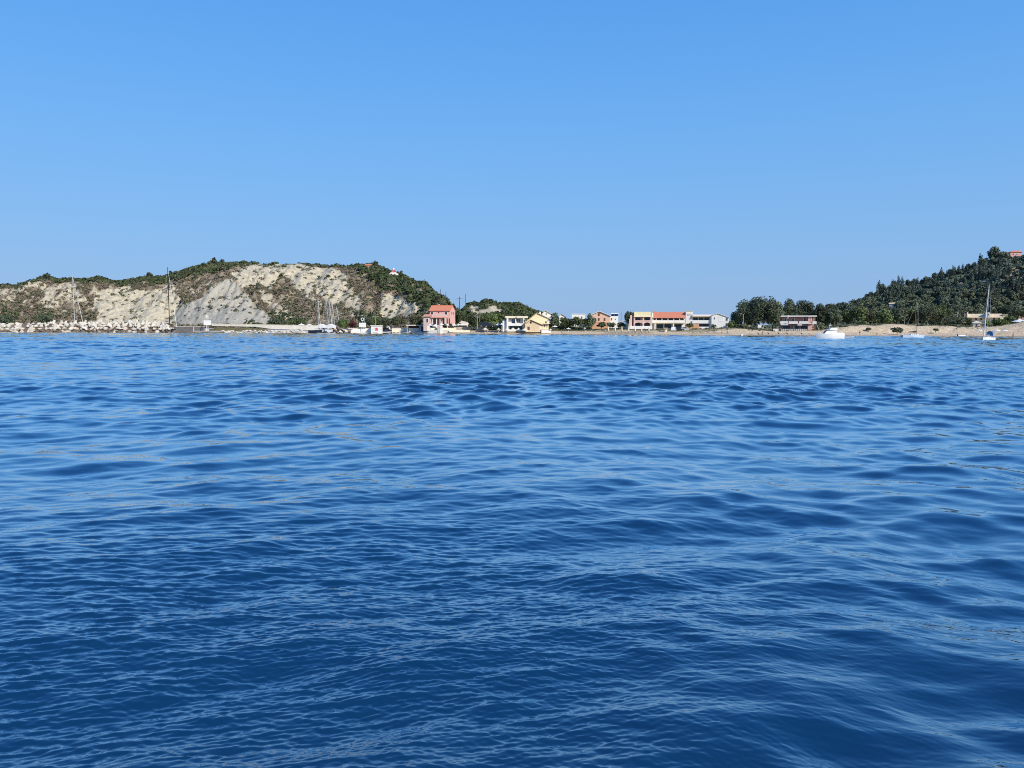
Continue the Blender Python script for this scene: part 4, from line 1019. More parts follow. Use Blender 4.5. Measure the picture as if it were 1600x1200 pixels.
# ---- pink taverna among the trees
t = Thing('taverna', 'dusky pink flat roofed taverna with white balcony and wide slab roof', 'restaurant', 1246, 516, 296)
t.part('wall', M['dusky_pink_plaster'], [(1221, 1262, 495, 520, 1.6, 9)])
t.part('roof', M['white_plaster'], [(1219.6, 1275.4, 493.2, 494.9, -.5, 9.4)])
t.part('bay', M['pink_plaster'], [(1262.02, 1268.6, 494.95, 520, .1, 8.6)])
t.part('bay_edge', M['peach_plaster'], [(1266.6, 1268.2, 494.95, 508, .02, .09)])
t.part('open_bay_wall', M['brown_wood'], [(1268.62, 1274, 495, 520, 3, 8.4)])
t.part('post', M['white_plaster'], [(1270.6, 1271.4, 494.95, 502, -.2, .1)])
t.part('balcony_slab', M['white_plaster'], [(1218.8, 1275.2, 505.3, 506.1, -.3, 1.58)])
for a, b in ((1218.8, 1230.6), (1232, 1246.4), (1248.4, 1262.4), (1269, 1275.2)): t.part('balcony', M['white_plaster'], [(a, b, 502, 505.28, -.3, -.12)])
for x in (1225, 1237.4, 1255.4): t.window(x, x+3.2, 497.4, 501.8, 1.6, 'white_paint', 'dark_glass', .16)
for a, b in ((1223, 1234), (1237, 1248), (1251, 1261)): t.part('glass_front', M['dark_glass'], [(a, b, 507.6, 516, 1.5, 1.68)])
t.window(1269.2, 1270.8, 506.6, 508, 3, 'white_paint', 'dark_glass', .08, mull=False); t.window(1269, 1271.4, 509.6, 513.4, 3, 'white_paint', 'dark_glass', .1)
t.part('flag_board', M['white_paint'], [(1229.8, 1231.8, 492.6, 496, -.62, -.52), (1230.4, 1231, 496.02, 498.4, -.6, -.54)])

# ---- long cream house on the flat, hut, hilltop house, hidden houses
t = Thing('long_house', 'long low house with pale tiled roof behind the right beach', 'house', 1542, 499, 332)
t.part('wall', M['cream_plaster'], [(1511, 1566, 495.6, 506, 1, 8)])
mb = MB(); mb.prism_x([(-.2, t.Z(496.6)), (4.5, t.Z(490.6)), (8.6, t.Z(496)), (8.6, t.Z(495.4)), (4.5, t.Z(490)), (-.2, t.Z(496))][::-1], t.X(1511.6), t.X(1565)); mb.build('roof', M['pale_tile'], t.o)
t.part('gable_parapet', M['white_plaster'], [(1510, 1511.4, 487.6, 497, .6, 8)])
t.part('raised_block', M['white_plaster'], [(1539.6, 1546.6, 488.2, 497.4, -.6, 5)])
t.window(1543.4, 1544.8, 490.6, 492.4, -.6, 'white_paint', 'dark_glass', .08, mull=False)
t.part('annex', M['yellow_plaster'], [(1566.02, 1574, 491.6, 506, 1.2, 7)])
t.part('annex_roof', M['pale_tile'], [(1565.4, 1574.6, 490.9, 491.58, .9, 7.2)])
for x in (1516, 1524, 1532, 1552, 1560): t.window(x, x+2, 497.4, 499.6, 1, 'brown_wood', 'dark_glass', .08)
t = Thing('beach_hut', 'small square white hut with low cream hipped roof on the sand', 'hut', 1525, 513.5, 283)
t.part('wall', M['white_plaster'], [(1520.2, 1531.4, 504, 516, 0, 2.8)])
mb = MB(); a, b = t.X(1518.2), t.X(1533.4); c = (a+b)/2; z0, z1 = t.Z(504), t.Z(501.4)
mb.add([(a,-.5,z0),(b,-.5,z0),(b,3.3,z0),(a,3.3,z0),(c,1.4,z1),(a,-.5,z0-.15),(b,-.5,z0-.15),(b,3.3,z0-.15),(a,3.3,z0-.15)],[(0,1,4),(1,2,4),(2,3,4),(3,0,4),(0,5,6,1),(1,6,7,2),(2,7,8,3),(3,8,5,0),(8,7,6,5)]); mb.build('roof', M['cream_canvas'], t.o)
t.part('door', M['dark_glass'], [(1524.4, 1526, 506.4, 513, -.06, .02)]); t.part('curtain', M['pale_pink_plaster'], [(1527, 1530.6, 505.6, 511, -.05, .02)])
p = spot(hill_right, 1587, 404)
t = Thing('hilltop_house', 'square pink house with shallow roof on top of the right hill', 'house', 1587, 405, p.y - 7, -14)
t.part('wall', M['pink_plaster'], [(1579.5, 1595, 394, 412, 0, 7)])
mb = MB(); a, b = t.X(1578.6), t.X(1596); z0, z1 = t.Z(394), t.Z(391)
mb.add([(a,-.4,z0),(b,-.4,z0),(b,7.4,z0),(a,7.4,z0),((a*2+b)/3,3.5,z1),((a+2*b)/3,3.5,z1),(a,-.4,z0-.2),(b,-.4,z0-.2),(b,7.4,z0-.2),(a,7.4,z0-.2)],[(0,1,5,4),(1,2,5),(2,3,4,5),(3,0,4),(0,6,7,1),(1,7,8,2),(2,8,9,3),(3,9,6,0),(9,8,7,6)]); mb.build('roof', M['roof_tile'], t.o)
t.window(1588, 1589.2, 396.4, 398.4, 0, 'white_paint', 'dark_glass', .1, mull=False); t.window(1583, 1584.2, 396.4, 398.4, 0, 'white_paint', 'dark_glass', .1, mull=False)
t.part('chimney', M['pink_plaster'], [(1593.2, 1595, 389.6, 394, 3, 3.7)])
p = spot(hill_right, 1574, 405)
t = Thing('garden_wall', 'pale garden wall stepping down left of the pink hilltop house', 'wall', 1572, 405, p.y - 3)
t.part('wall', M['cream_plaster'], [(1571, 1578.6, 401, 410, 0, .5)]); t.part('coping', M['white_plaster'], [(1570.8, 1578.8, 400.4, 400.98, -.08, .58)])
p = spot(hill_right, 1600, 400)
t = Thing('garden_wall', 'white terrace wall right of the pink hilltop house, at the edge of the photo', 'wall', 1602, 400, p.y - 2)
t.part('wall', M['white_plaster'], [(1596, 1612, 399.2, 408, 0, .5)]); t.part('coping', M['cream_plaster'], [(1595.8, 1612.2, 398.8, 399.18, -.08, .58)])
for i, (px, py, x0, x1, lab) in enumerate(((1393, 478, 1389, 1398, 'pale house glimpsed among the olive trees on the lower right hill, left one of two'), (1410, 478, 1405, 1415, 'pale house glimpsed among the olive trees on the lower right hill, right one of two'))):
    p = spot(hill_right, px, py)
    t = Thing('hillside_house', lab, 'house', px, 478.5, p.y - 9)
    t.part('wall', M['white_plaster'], [(x0, x1, 474.6, 482, 0, 6)])
    gable_roof_x(t, 'roof', M['pale_tile'], x0 - .5, x1 + .5, 472.4, 474.8, 0, 6, .35)
    t.window(x0+2, x0+3.4, 475.4, 477.4, 0, 'white_paint', 'dark_glass', .08); t.window(x1-3.4, x1-2, 475.4, 477.4, 0, 'white_paint', 'dark_glass', .08)
t = Thing('roofed_house', 'corner of a house with pale sloping roof at the right edge', 'house', 1598, 497, 345)
mb = MB(); mb.prism_y([(t.X(1588.5), t.Z(491)), (t.X(1602), t.Z(486)), (t.X(1616), t.Z(491)), (t.X(1616), t.Z(491.8)), (t.X(1602), t.Z(486.8)), (t.X(1588.5), t.Z(491.8))][::-1], -.4, 8); mb.build('roof', M['pale_tile'], t.o)
t.part('wall', M['peach_plaster'], [(1591, 1614, 491, 503, 0, 7.6)]); t.window(1596, 1598, 493.5, 496, 0, 'white_paint', 'dark_glass', .08)
t = Thing('red_shed', 'small reddish shed between the pines and the long cream house', 'shed', 1502, 503, 336)
t.part('wall', M['dusky_pink_plaster'], [(1499, 1507, 497.4, 507, 0, 3)]); t.part('roof', M['tan_tile'], [(1498.4, 1507.6, 496.6, 497.36, -.3, 3.3)])

# ---- harbour buildings, walls, quay
def wallthing(name, label, cat, px, py, Y, boxes, m, coping=None, rot=0):
    t = Thing(name, label, cat, px, py, Y, rot); t.part('wall' if coping else name, m, boxes)
    if coping: t.part('coping', coping[0], coping[1])
    return t
t = Thing('quay_wall', 'dark concrete quay block at the end of the breakwater', 'quay', 290, 520, 343)
t.part('wall', M['dark_concrete'], [(275, 303, 511.2, 526, 0, 12)]); t.part('deck', M['pale_concrete'], [(274.6, 303.6, 510.2, 511.18, -.15, 12.1)]); t.part('end_face', M['pale_concrete'], [(302.4, 303.4, 511.2, 519.6, -.12, -.01)])
t = Thing('landing_slab', 'low flat concrete landing stage beside the quay block', 'quay', 325, 520, 342)
t.part('slab', M['pale_concrete'], [(303.8, 346, 517, 518, 0, 7)]); t.part('face', M['dark_concrete'], [(304, 345.6, 518.02, 526, .1, 6.9)])
t = Thing('harbour_wall', 'long whitewashed harbour wall along the foot of the cliff', 'wall', 405, 514, 364)
mb = MB(); mb.prism_y([(t.X(331), t.Z(509.2)), (t.X(400), t.Z(510.6)), (t.X(425), t.Z(514)), (t.X(497), t.Z(516)), (t.X(497), t.Z(509)), (t.X(470), t.Z(508.2)), (t.X(400), t.Z(507.4)), (t.X(331), t.Z(506.4))], 0, .8); mb.build('wall', M['pale_concrete'], t.o)
mb = MB(); mb.prism_y([(t.X(330.6), t.Z(506.38)), (t.X(400), t.Z(507.38)), (t.X(497), t.Z(508.98)), (t.X(497), t.Z(508.4)), (t.X(400), t.Z(506.8)), (t.X(330.6), t.Z(505.8))], -.1, .9); mb.build('coping', M['cream_plaster'], t.o)
wallthing('harbour_wall', 'low whitewashed quay wall running right from the masts to the kiosk', 'wall', 561, 517, 352, [(543, 579, 513.4, 521, 0, .7)], M['white_plaster'], (M['cream_plaster'], [(542.8, 579.2, 512.8, 513.38, -.08, .78)]))
wallthing('harbour_wall', 'low pale beach wall between the harbour car and the beach bar', 'wall', 620, 517, 350, [(612.4, 636, 513.2, 521, 0, .6)], M['cream_plaster'], (M['white_plaster'], [(612.4, 636.2, 512.6, 513.18, -.08, .68)]))
t = Thing('kiosk', 'white flat roofed harbour kiosk with a red square hatch', 'kiosk', 588, 518, 348.6)
t.part('wall', M['white_plaster'], [(579.6, 595.4, 509.2, 523, 0, 4)]); t.part('roof', M['white_paint'], [(578.9, 596.1, 508.3, 509.18, -.3, 4.3)])
h = t.part('hatch', M['red_paint'], [(586, 590.4, 512.2, 516.4, -.09, .02)]); t.part('grille', M['pale_pink_plaster'], [(586.8, 587.4, 512.8, 515.8, -.12, -.095), (588.9, 589.5, 512.8, 515.8, -.12, -.095)], h)
t.part('step', M['concrete'], [(583, 590, 519.2, 523, -1.0, -.02)])
t = Thing('beach_bar', 'open beach bar under a flat cream canopy left of the pink house', 'bar', 648, 517, 343)
t.part('canopy', M['cream_canvas'], [(635, 659.6, 507.6, 509, -.5, 5)])
for x, d in ((636, -.3), (655.6, -.3), (636, 4.7), (655.6, 4.7), (647, 4.7)): t.part('post', M['white_paint'], [(x, x+.6, 509.02, 519, d, d+.16)])
t.part('counter', M['white_plaster'], [(637.5, 653.5, 512.6, 519, 2.5, 3.1)]); t.part('back_wall', M['brown_wood'], [(637, 655, 509.4, 519, 4.2, 4.4)])
t = Thing('canvas_screen', 'dark green canvas windbreak between the beach bar and the pink house steps', 'screen', 662, 516.5, 337)
t.part('screen', M['grey_canvas'], [(657.6, 664.6, 510.6, 518, 0, .12)]); t.part('post', M['white_paint'], [(656.9, 657.5, 510, 518.5, -.02, .14)])
t = Thing('terrace', 'stepped white and stone terrace in front of the pink house', 'terrace', 695, 517, 321)
t.part('terrace_wall', M['cream_plaster'], [(672, 712, 512.4, 521, 2, 8)])
t.part('lower_wall', M['pale_concrete'], [(668, 708, 515.6, 521, .4, 1.98)])
t.part('stone_pillar', M['concrete'], [(683.4, 687.4, 508.6, 521, .2, 1.2)]); t.part('white_pillar', M['white_plaster'], [(687.6, 690.8, 508.8, 521, .2, 1.2)])
t.part('white_pillar', M['white_plaster'], [(667.4, 671, 509, 517, .1, 1.0)]); t.part('stone_wall', M['stone_wall'], [(708.2, 735, 510.8, 521, 3, 4)])
t.part('beach_wall', M['cream_plaster'], [(702, 734, 515.8, 519, -.6, -.1)])
t = Thing('ramp', 'pale concrete ramp descending right of the pink house', 'ramp', 722, 508, 346)
mb = MB(); mb.prism_y([(t.X(706), t.Z(496.6)), (t.X(716), t.Z(499.6)), (t.X(738.6), t.Z(505.6)), (t.X(738.6), t.Z(507)), (t.X(722), t.Z(506.4)), (t.X(706), t.Z(498.2))][::-1], 0, 4); mb.build('ramp_slab', M['pale_concrete'], t.o)
t.part('bank', M['stone_wall'], [(707, 731, 507, 514, .5, 3.5)]); t.part('parapet', M['white_plaster'], [(715, 731, 506.2, 508.4, -.3, -.05)])
for x0, x1, yt, lab in ((743, 756, 511.4, 'rough stone wall at the foot of the lamp posts'), (846, 861, 515.2, 'low white wall in front of the right corner of the yellow house')):
    t = Thing('low_wall', lab, 'wall', (x0+x1)/2, 516, 318 if x0 < 800 else 300); t.part('wall', M['stone_wall'] if x0 < 800 else M['white_plaster'], [(x0, x1, yt, 520, 0, .5)]); t.part('coping', M['concrete'], [(x0-.2, x1+.2, yt-.5, yt-.02, -.06, .56)])

mb = MB(); kx = lambda px, Y: (px - 800) / F * Y
vs = []; fs = []; L_ = [(328, .9), (345, 1.9), (370, 1.8), (400, 1.5), (425, .9)]
for px, h in L_: vs += [(kx(px, 354), 354, .3), (kx(px, 359), 359, .3 + h * .75), (kx(px, 363.9), 363.9, .5 + h), (kx(px, 363.9), 363.9, -.5), (kx(px, 354), 354, -.5)]
for i in range(len(L_) - 1):
    for q in range(5): a = i * 5 + q; b = i * 5 + (q + 1) % 5; fs.append((a, a + 5, b + 5, b))
fs += [(0, 1, 2, 3, 4), tuple(range(len(vs) - 1, len(vs) - 6, -1))]
mat('bank_grass', (.16, .13, .06), .95, .4, .8, .1, 3, .1); tag(mb.add(vs, fs).build('grass_bank', M['bank_grass']), kind='structure')
# ================================================================ boats
def hull_mesh(L_, B, fb, m, parent, name='hull', bowh=1.25, stern=.78, draft=.45, t0=0.0):
    ns = 15; vs = []; fs = []; sec = 7
    for i in range(ns):
        t = i / (ns-1); x = -L_/2 + L_*t
        b = B/2 * (stern + (1-stern)*min(1, t/.42)**.8 if t < .42 else max(0.015, (1 - ((t-.42)/.58)**2.3)))
        zs = fb * (1 + (bowh-1) * t**1.6 + .06*(1-t)**2)
        prof = [(-1, zs), (-.99, zs*.5), (-.95, 0), (0, -draft*(1-.8*max(0,(t-.6)/.4))), (.95, 0), (.99, zs*.5), (1, zs)]
        rake = .5 * max(0, (t-.75)/.25) * fb
        for q, (f, z) in enumerate(prof): vs.append((x + rake * z/zs if z > 0 else x, b*f, z))
    for i in range(ns-1):
        for q in range(sec-1):
            a = i*sec+q; fs.append((a, a+sec, a+sec+1, a+1))
    fs.append(tuple(range(sec))); fs.append(tuple(range((ns-1)*sec, ns*sec))[::-1])
    for i in range(ns-1): fs.append((i*sec, i*sec+6, (i+1)*sec+6, (i+1)*sec))
    return MB().add(vs, fs).build(name, m, parent)
def rod(mb, p0, p1, r): return mb.tube(p0, p1, r, r, 6)

def sailboat(label, px, py, Y, head, L_=9, mast=12, hullm='gelcoat', mastm='alloy', cover='grey_canvas', bimini=None, mast_at=.12, jib=True, group=None, boomcover=True, board=.105):
    """bow points along the boat's own +x; head turns it"""
    o = empty('sailboat', at(px, py, Y), head, label, 'sailboat', group); o.location.z = 0.02
    B = L_*.33; fb = L_*board
    h = hull_mesh(L_, B, fb, M[hullm], o)
    MB().box(-L_*.42, L_*.3, -B*.405, -B*.4, fb*.5, fb*.58).box(-L_*.3, L_*.1, B*.46, B*.47, fb*.5, fb*.58).build('hull_stripe', M['blue_canvas'], h) if hullm == 'gelcoat' else None
    mb = MB(); z0, z1 = fb*1.02, fb*1.02 + L_*.055
    mb.add([(-L_*.12,-B*.28,z0),(L_*.27,-B*.17,z0),(L_*.27,B*.17,z0),(-L_*.12,B*.28,z0),(-L_*.10,-B*.24,z1),(L_*.2,-B*.13,z1*.97),(L_*.2,B*.13,z1*.97),(-L_*.10,B*.24,z1)],[(3,2,1,0),(4,5,6,7),(0,1,5,4),(1,2,6,5),(2,3,7,6),(3,0,4,7)]); cb = mb.build('cabin', M['gelcoat'], o)
    w_ = MB()
    for s in (-1, 1):
        for x in (-.04, .06, .15):
            yy = s * (B*.245 - (x+.1)*B*.26); w_.box(L_*x-L_*.028, L_*x+L_*.028, yy-.03, yy+.03, z0+(z1-z0)*.35, z0+(z1-z0)*.75)
    w_.build('cabin_window', M['dark_glass'], cb)
    MB().box(-L_*.45, -L_*.13, -B*.2, B*.2, fb*.98, fb*1.03).build('cockpit', M['teak'], o)
    xm = L_*mast_at; r = max(.06, mast*.0050) if Y < 300 else max(.10, mast*.0068)
    m_ = MB().tube((xm,0,fb), (xm - mast*.005,0,fb+mast), r, r*.75, 8).build('mast', M[mastm], o)
    sp = MB(); 
    for f, ww in ((.38, .42), (.68, .32)): rod(sp, (xm-mast*.005,-B*ww,fb+mast*f), (xm-mast*.005,B*ww,fb+mast*f), .03)
    sp.build('spreader', M[mastm], m_)
    rg_ = MB(); top = (xm - mast*.005, 0, fb+mast*.985)
    for s in (-1, 1):
        rod(rg_, (xm-.05, s*B*.46, fb), (xm-mast*.005, s*B*.42, fb+mast*.38), .022); rod(rg_, (xm-mast*.005, s*B*.42, fb+mast*.38), (xm-mast*.005, s*B*.32, fb+mast*.68), .02); rod(rg_, (xm-mast*.005, s*B*.32, fb+mast*.68), top, .02)
    rod(rg_, (-L_*.48,0,fb), top, .022); rg_.build('rigging', M['galvanised'], o)
    if jib: MB().tube((L_*.46,0,fb*1.25), top, .11, .05, 6).build('furled_jib', M['white_canvas'], o)
    bl = L_*.36; bm = MB().tube((xm,0,fb+L_*.13), (xm-bl,0,fb+L_*.135), .07, .06, 6).build('boom', M[mastm], o)
    if boomcover: MB().path([(xm-.05,0,fb+L_*.175),(xm-bl*.4,0,fb+L_*.165),(xm-bl*1.02,0,fb+L_*.15)], [L_*.038, L_*.03, L_*.015], 8).build('sail_cover', M[cover], bm)
    rl = MB()
    for s in (-1, 1):
        for i in range(7):
            t = -.46 + .86*i/6; bb = B*.44*(1 if t < .05 else max(.1, 1-((t-.05)/.44)**2)); rod(rl, (L_*t, s*bb, fb), (L_*t, s*bb, fb+.62), .016)
            if i < 6:
                t2 = -.46 + .86*(i+1)/6; b2 = B*.44*(1 if t2 < .05 else max(.1, 1-((t2-.05)/.44)**2)); rod(rl, (L_*t, s*bb, fb+.62), (L_*t2, s*b2, fb+.62), .013)
    rl.build('guard_rail', M['alloy'], o)
    if bimini:
        b = MB(); n = 6
        for i in range(n):
            a0 = -1 + 2*i/n; a1 = -1 + 2*(i+1)/n; f = lambda a: fb+1.0+L_*.11*(1-a*a*.5)
            for k in range(1): b.add([(-L_*.42,B*.44*a0,f(a0)),(-L_*.16,B*.44*a0,f(a0)+.1),(-L_*.16,B*.44*a1,f(a1)+.1),(-L_*.42,B*.44*a1,f(a1)),(-L_*.42,B*.44*a0,f(a0)-.06),(-L_*.16,B*.44*a0,f(a0)+.04),(-L_*.16,B*.44*a1,f(a1)+.04),(-L_*.42,B*.44*a1,f(a1)-.06)],[(0,1,2,3),(7,6,5,4),(0,4,5,1),(2,6,7,3),(1,5,6,2),(3,7,4,0)])
        b.box(-L_*.15, -L_*.13, -B*.40, B*.40, fb+.5, fb+1.35); b.box(-L_*.44, -L_*.42, -B*.34, B*.1, fb+.35, fb+1.2)
        b.build('bimini', M[bimini], o)
    return o

sailboat('white mast sailing boat moored behind the left end of the breakwater', 114, 518, 362, 62, 12, 25, 'gelcoat', 'alloy', 'white_canvas', mast_at=.08)
sailboat('big sailing yacht with a black mast behind the tip of the breakwater', 262, 518, 366, 74, 14, 29, 'navy_gelcoat', 'black_carbon', 'grey_canvas', mast_at=.1)
sailboat('navy hulled sailing boat moored stern out at the harbour quay', 492, 521, 343, 10, 5.6, 14.6, 'navy_gelcoat', 'alloy', 'white_canvas', mast_at=.28, jib=True, board=.21)
sailboat('sailing boat with the tallest mast in the harbour cluster', 509, 516.5, 358, 80, 9, 16.5, 'gelcoat', 'alloy', 'blue_canvas', mast_at=.06)
sailboat('sailing boat left of the closely paired masts in the harbour', 515, 516.5, 357, 82, 8, 13.6, 'gelcoat', 'alloy', 'white_canvas', mast_at=.06)
sailboat('sailing boat right of the closely paired masts in the harbour', 518.6, 516.5, 360, 78, 8, 13.8, 'gelcoat', 'alloy', 'white_canvas', mast_at=.06)
sailboat('rightmost sailing boat of the harbour mast cluster', 526, 516.5, 358, 76, 8, 11.4, 'gelcoat', 'alloy', 'grey_canvas', mast_at=.06)
sailboat('pale blue sailing sloop with a dark grey boom cover, moored off the sand bluff', 1426, 527.6, 224, 0, 6.4, 9.6, 'pale_blue_gelcoat', 'teak', 'grey_canvas', mast_at=.16, jib=False)
sailboat('white sailing boat with a blue bimini, anchored nearest on the right', 1544, 529.6, 186, 212, 4.5, 12.6, 'gelcoat', 'alloy', 'blue_canvas', bimini='blue_canvas', mast_at=.17, boomcover=True)

def cabin_boat(label, px, py, Y, head, L_, hullm='gelcoat', fly=False, group=None):
    o = empty('motor_boat', at(px, py, Y), head, label, 'motor boat', group); o.location.z = .02
    B = L_*.34; fb = L_*.135
    hull_mesh(L_, B, fb, M[hullm], o, bowh=1.45, stern=.9)
    MB().box(-L_*.5, L_*.3, -B*.515, -B*.49, fb*.9, fb*.98).build('rubbing_strake', M['brown_wood'], o)
    z0 = fb*1.05; z1 = z0 + L_*(.165 if fly else .13)
    mb = MB(); mb.add([(-L_*.22,-B*.36,z0),(L_*.26,-B*.24,z0),(L_*.26,B*.24,z0),(-L_*.22,B*.36,z0),(-L_*.22,-B*.32,z1),(L_*.13,-B*.22,z1),(L_*.13,B*.22,z1),(-L_*.22,B*.32,z1)],[(3,2,1,0),(4,5,6,7),(0,1,5,4),(1,2,6,5),(2,3,7,6),(3,0,4,7)]); cb = mb.build('cabin', M['gelcoat'], o)
    wz0, wz1 = z0+(z1-z0)*.36, z0+(z1-z0)*.9
    MB().add([(-L_*.1,-B*.352,wz0),(L_*.15,-B*.282,wz0),(L_*.1,-B*.262,wz1),(-L_*.1,-B*.338,wz1),(-L_*.1,-B*.30,wz0),(L_*.15,-B*.23,wz0),(L_*.1,-B*.21,wz1),(-L_*.1,-B*.29,wz1)],[(0,1,2,3),(7,6,5,4),(0,4,5,1),(1,5,6,2),(2,6,7,3),(3,7,4,0)]).build('side_window', M['dark_glass'], cb)
    MB().add([(L_*.238,-B*.2,wz0),(L_*.238,B*.2,wz0),(L_*.165,B*.19,wz1),(L_*.165,-B*.19,wz1),(L_*.2,-B*.2,wz0),(L_*.2,B*.2,wz0),(L_*.13,B*.19,wz1),(L_*.13,-B*.19,wz1)],[(0,1,2,3),(7,6,5,4),(0,4,5,1),(1,5,6,2),(2,6,7,3),(3,7,4,0)]).build('windscreen', M['dark_glass'], cb)
    MB().box(-L_*.26, L_*.15, -B*.36, B*.36, z1+.004, z1+.09).build('cabin_roof', M['gelcoat'], o)
    if fly:
        MB().add([(-L_*.24,-B*.3,z1+.1),(L_*.05,-B*.26,z1+.1),(L_*.05,B*.26,z1+.1),(-L_*.24,B*.3,z1+.1),(-L_*.24,-B*.28,z1+.6),(-L_*.02,-B*.24,z1+.65),(-L_*.02,B*.24,z1+.65),(-L_*.24,B*.28,z1+.6)],[(3,2,1,0),(4,5,6,7),(0,1,5,4),(1,2,6,5),(2,3,7,6),(3,0,4,7)]).build('flybridge', M['gelcoat'], o)
        mb = MB(); rod(mb, (L_*.02,0,z1+.5), (L_*.0,0,z1+1.9), .05); mb.box(-.3,.3,-.12,.12,z1+1.2,z1+1.34); mb.build('radar_mast', M['white_paint'], o)
        MB().tube((L_*.36,0,fb*1.4), (L_*.52,0,fb*1.4+2.3), .06, .045).build('bow_pole', M['cream_canvas'], o)
        MB().box(-L_*.5, -L_*.24, -B*.38, -B*.34, z0, z0+.5).box(-L_*.5, -L_*.24, B*.34, B*.38, z0, z0+.5).build('cockpit_side', M['gelcoat'], o)
        mb = MB()
        for i in range(5): t = .08+.1*i; rod(mb, (L_*t,-B*.46*(1-max(0,(t-.1)/.42)**2),fb*1.1), (L_*t,-B*.46*(1-max(0,(t-.1)/.42)**2),fb*1.1+.6), .02)
        mb.build('bow_rail', M['alloy'], o)
    return o
cabin_boat('white motor cruiser with raked bow pole, anchored off the taverna', 1296.5, 528.4, 206, 180, 7.0, fly=True)
def dinghy(label, px, py, Y, head, L_, m):
    o = empty('dinghy', at(px, py, Y), head, label, 'dinghy'); o.location.z = .02; B = L_*.45
    pts = [(-L_/2, -B/2, .2), (L_*.2, -B/2, .22), (L_*.42, -B*.25, .3), (L_/2, 0, .36), (L_*.42, B*.25, .3), (L_*.2, B/2, .22), (-L_/2, B/2, .2)]
    MB().path(pts, [.2]*7, 8).build('tube', M[m], o); MB().box(-L_*.46, L_*.36, -B*.4, B*.4, .1, .16).build('floor', M['grey_rubber'], o)
    MB().box(-L_*.5-.12, -L_*.5+.12, -.16, .16, .1, .75).build('outboard', M['rubber'], o); MB().box(-L_*.1, L_*.06, -B*.42, B*.42, .3, .34).build('seat', M['teak'], o)
    return o
dinghy('grey inflatable dinghy trailing behind the motor cruiser', 1326, 528, 207, 0, 2.5, 'grey_rubber')
dinghy('small white boat pulled onto the sand left of the white hut', 1503, 521.6, 262, 5, 3.2, 'white_canvas')
for px, lab, Y in ((503.5, 'white covered motor boat at the harbour quay, left one of two', 350), (518, 'white covered motor boat at the harbour quay, right one of two', 349)):
    o = cabin_boat(lab, px, 517, Y, 82, 6.4); o.location.z = .6
    MB().prism_x([(-1.55, 1.7), (1.55, 1.7), (1.5, 2.7), (0, 3.4), (-1.5, 2.7)], -2.6, 1.5).build('cover', M['white_canvas'], o)

# ================================================================ breakwater and rocks
mb = MB(); k = 346/F
pts = []
for i in range(0, 33):
    px = -340 + i*19; pts.append(px)
vs = []; fs = []
for px in pts:
    X = (px-800)*k; top = 3.7 + random.uniform(-.3,.3); top = top if px < 262 else 2.0
    vs += [((px-800)/F*341.5, 341.5, -1), ((px-800)/F*345.5, 345.5, top), ((px-800)/F*349, 349, top), ((px-800)/F*354, 354, -1)]
for i in range(len(pts)-1):
    for q in range(3): a = i*4+q; fs.append((a, a+4, a+5, a+1))
fs += [(0,1,2,3), tuple(range(len(vs)-1, len(vs)-5, -1))]
tag(mb.add(vs, fs).build('breakwater_mound', M['wet_rock']), kind='structure')
def rock_mesh(seed, m, name='boulder'):
    import bmesh
    rg = random.Random(seed); bm = bmesh.new(); bmesh.ops.create_icosphere(bm, subdivisions=2, radius=1)
    planes = [(Vector((rg.uniform(-1,1), rg.uniform(-1,1), rg.uniform(-1,1))).normalized(), rg.uniform(.55,.85)) for _ in range(9)]
    for v in bm.verts:
        for n, d in planes:
            e = v.co.dot(n)
            if e > d: v.co -= n*(e-d)
        v.co *= rg.uniform(.95,1.05)
    me = bpy.data.meshes.new(name); bm.to_mesh(me); bm.free(); me.materials.append(M[m]); return me
def tetrapod_mesh(m):
    mb = MB()
    for d in (Vector((0,0,1)), Vector((.94,0,-.33)), Vector((-.47,.82,-.33)), Vector((-.47,-.82,-.33))): mb.tube(d*-.12, d*1.0, .50, .37, 9)
    me = bpy.data.meshes.new('tetrapod'); me.from_pydata(mb.v, [], mb.f); me.materials.append(M[m]); return me
ROCK = {m: [rock_mesh(900+i, m) for i in range(6)] for m in ('boulder', 'pale_boulder', 'wet_rock')}
TET = tetrapod_mesh('pale_boulder')
def drop(mesh, name, loc, s, label, cat, group, flat=.75):
    o = bpy.data.objects.new(name, mesh); C.objects.link(o); o.location = loc
    o.scale = (s*random.uniform(.9,1.35), s*random.uniform(.8,1.1), s*flat*random.uniform(.85,1.1)); o.rotation_euler = (random.uniform(-.5,.5), random.uniform(-.5,.5), random.uniform(0,6.28))
    return tag(o, label, cat, group)
random.seed(4)
rows = [(341.6, .35), (343.0, 1.7), (344.4, 3.0), (346.0, 3.9)]
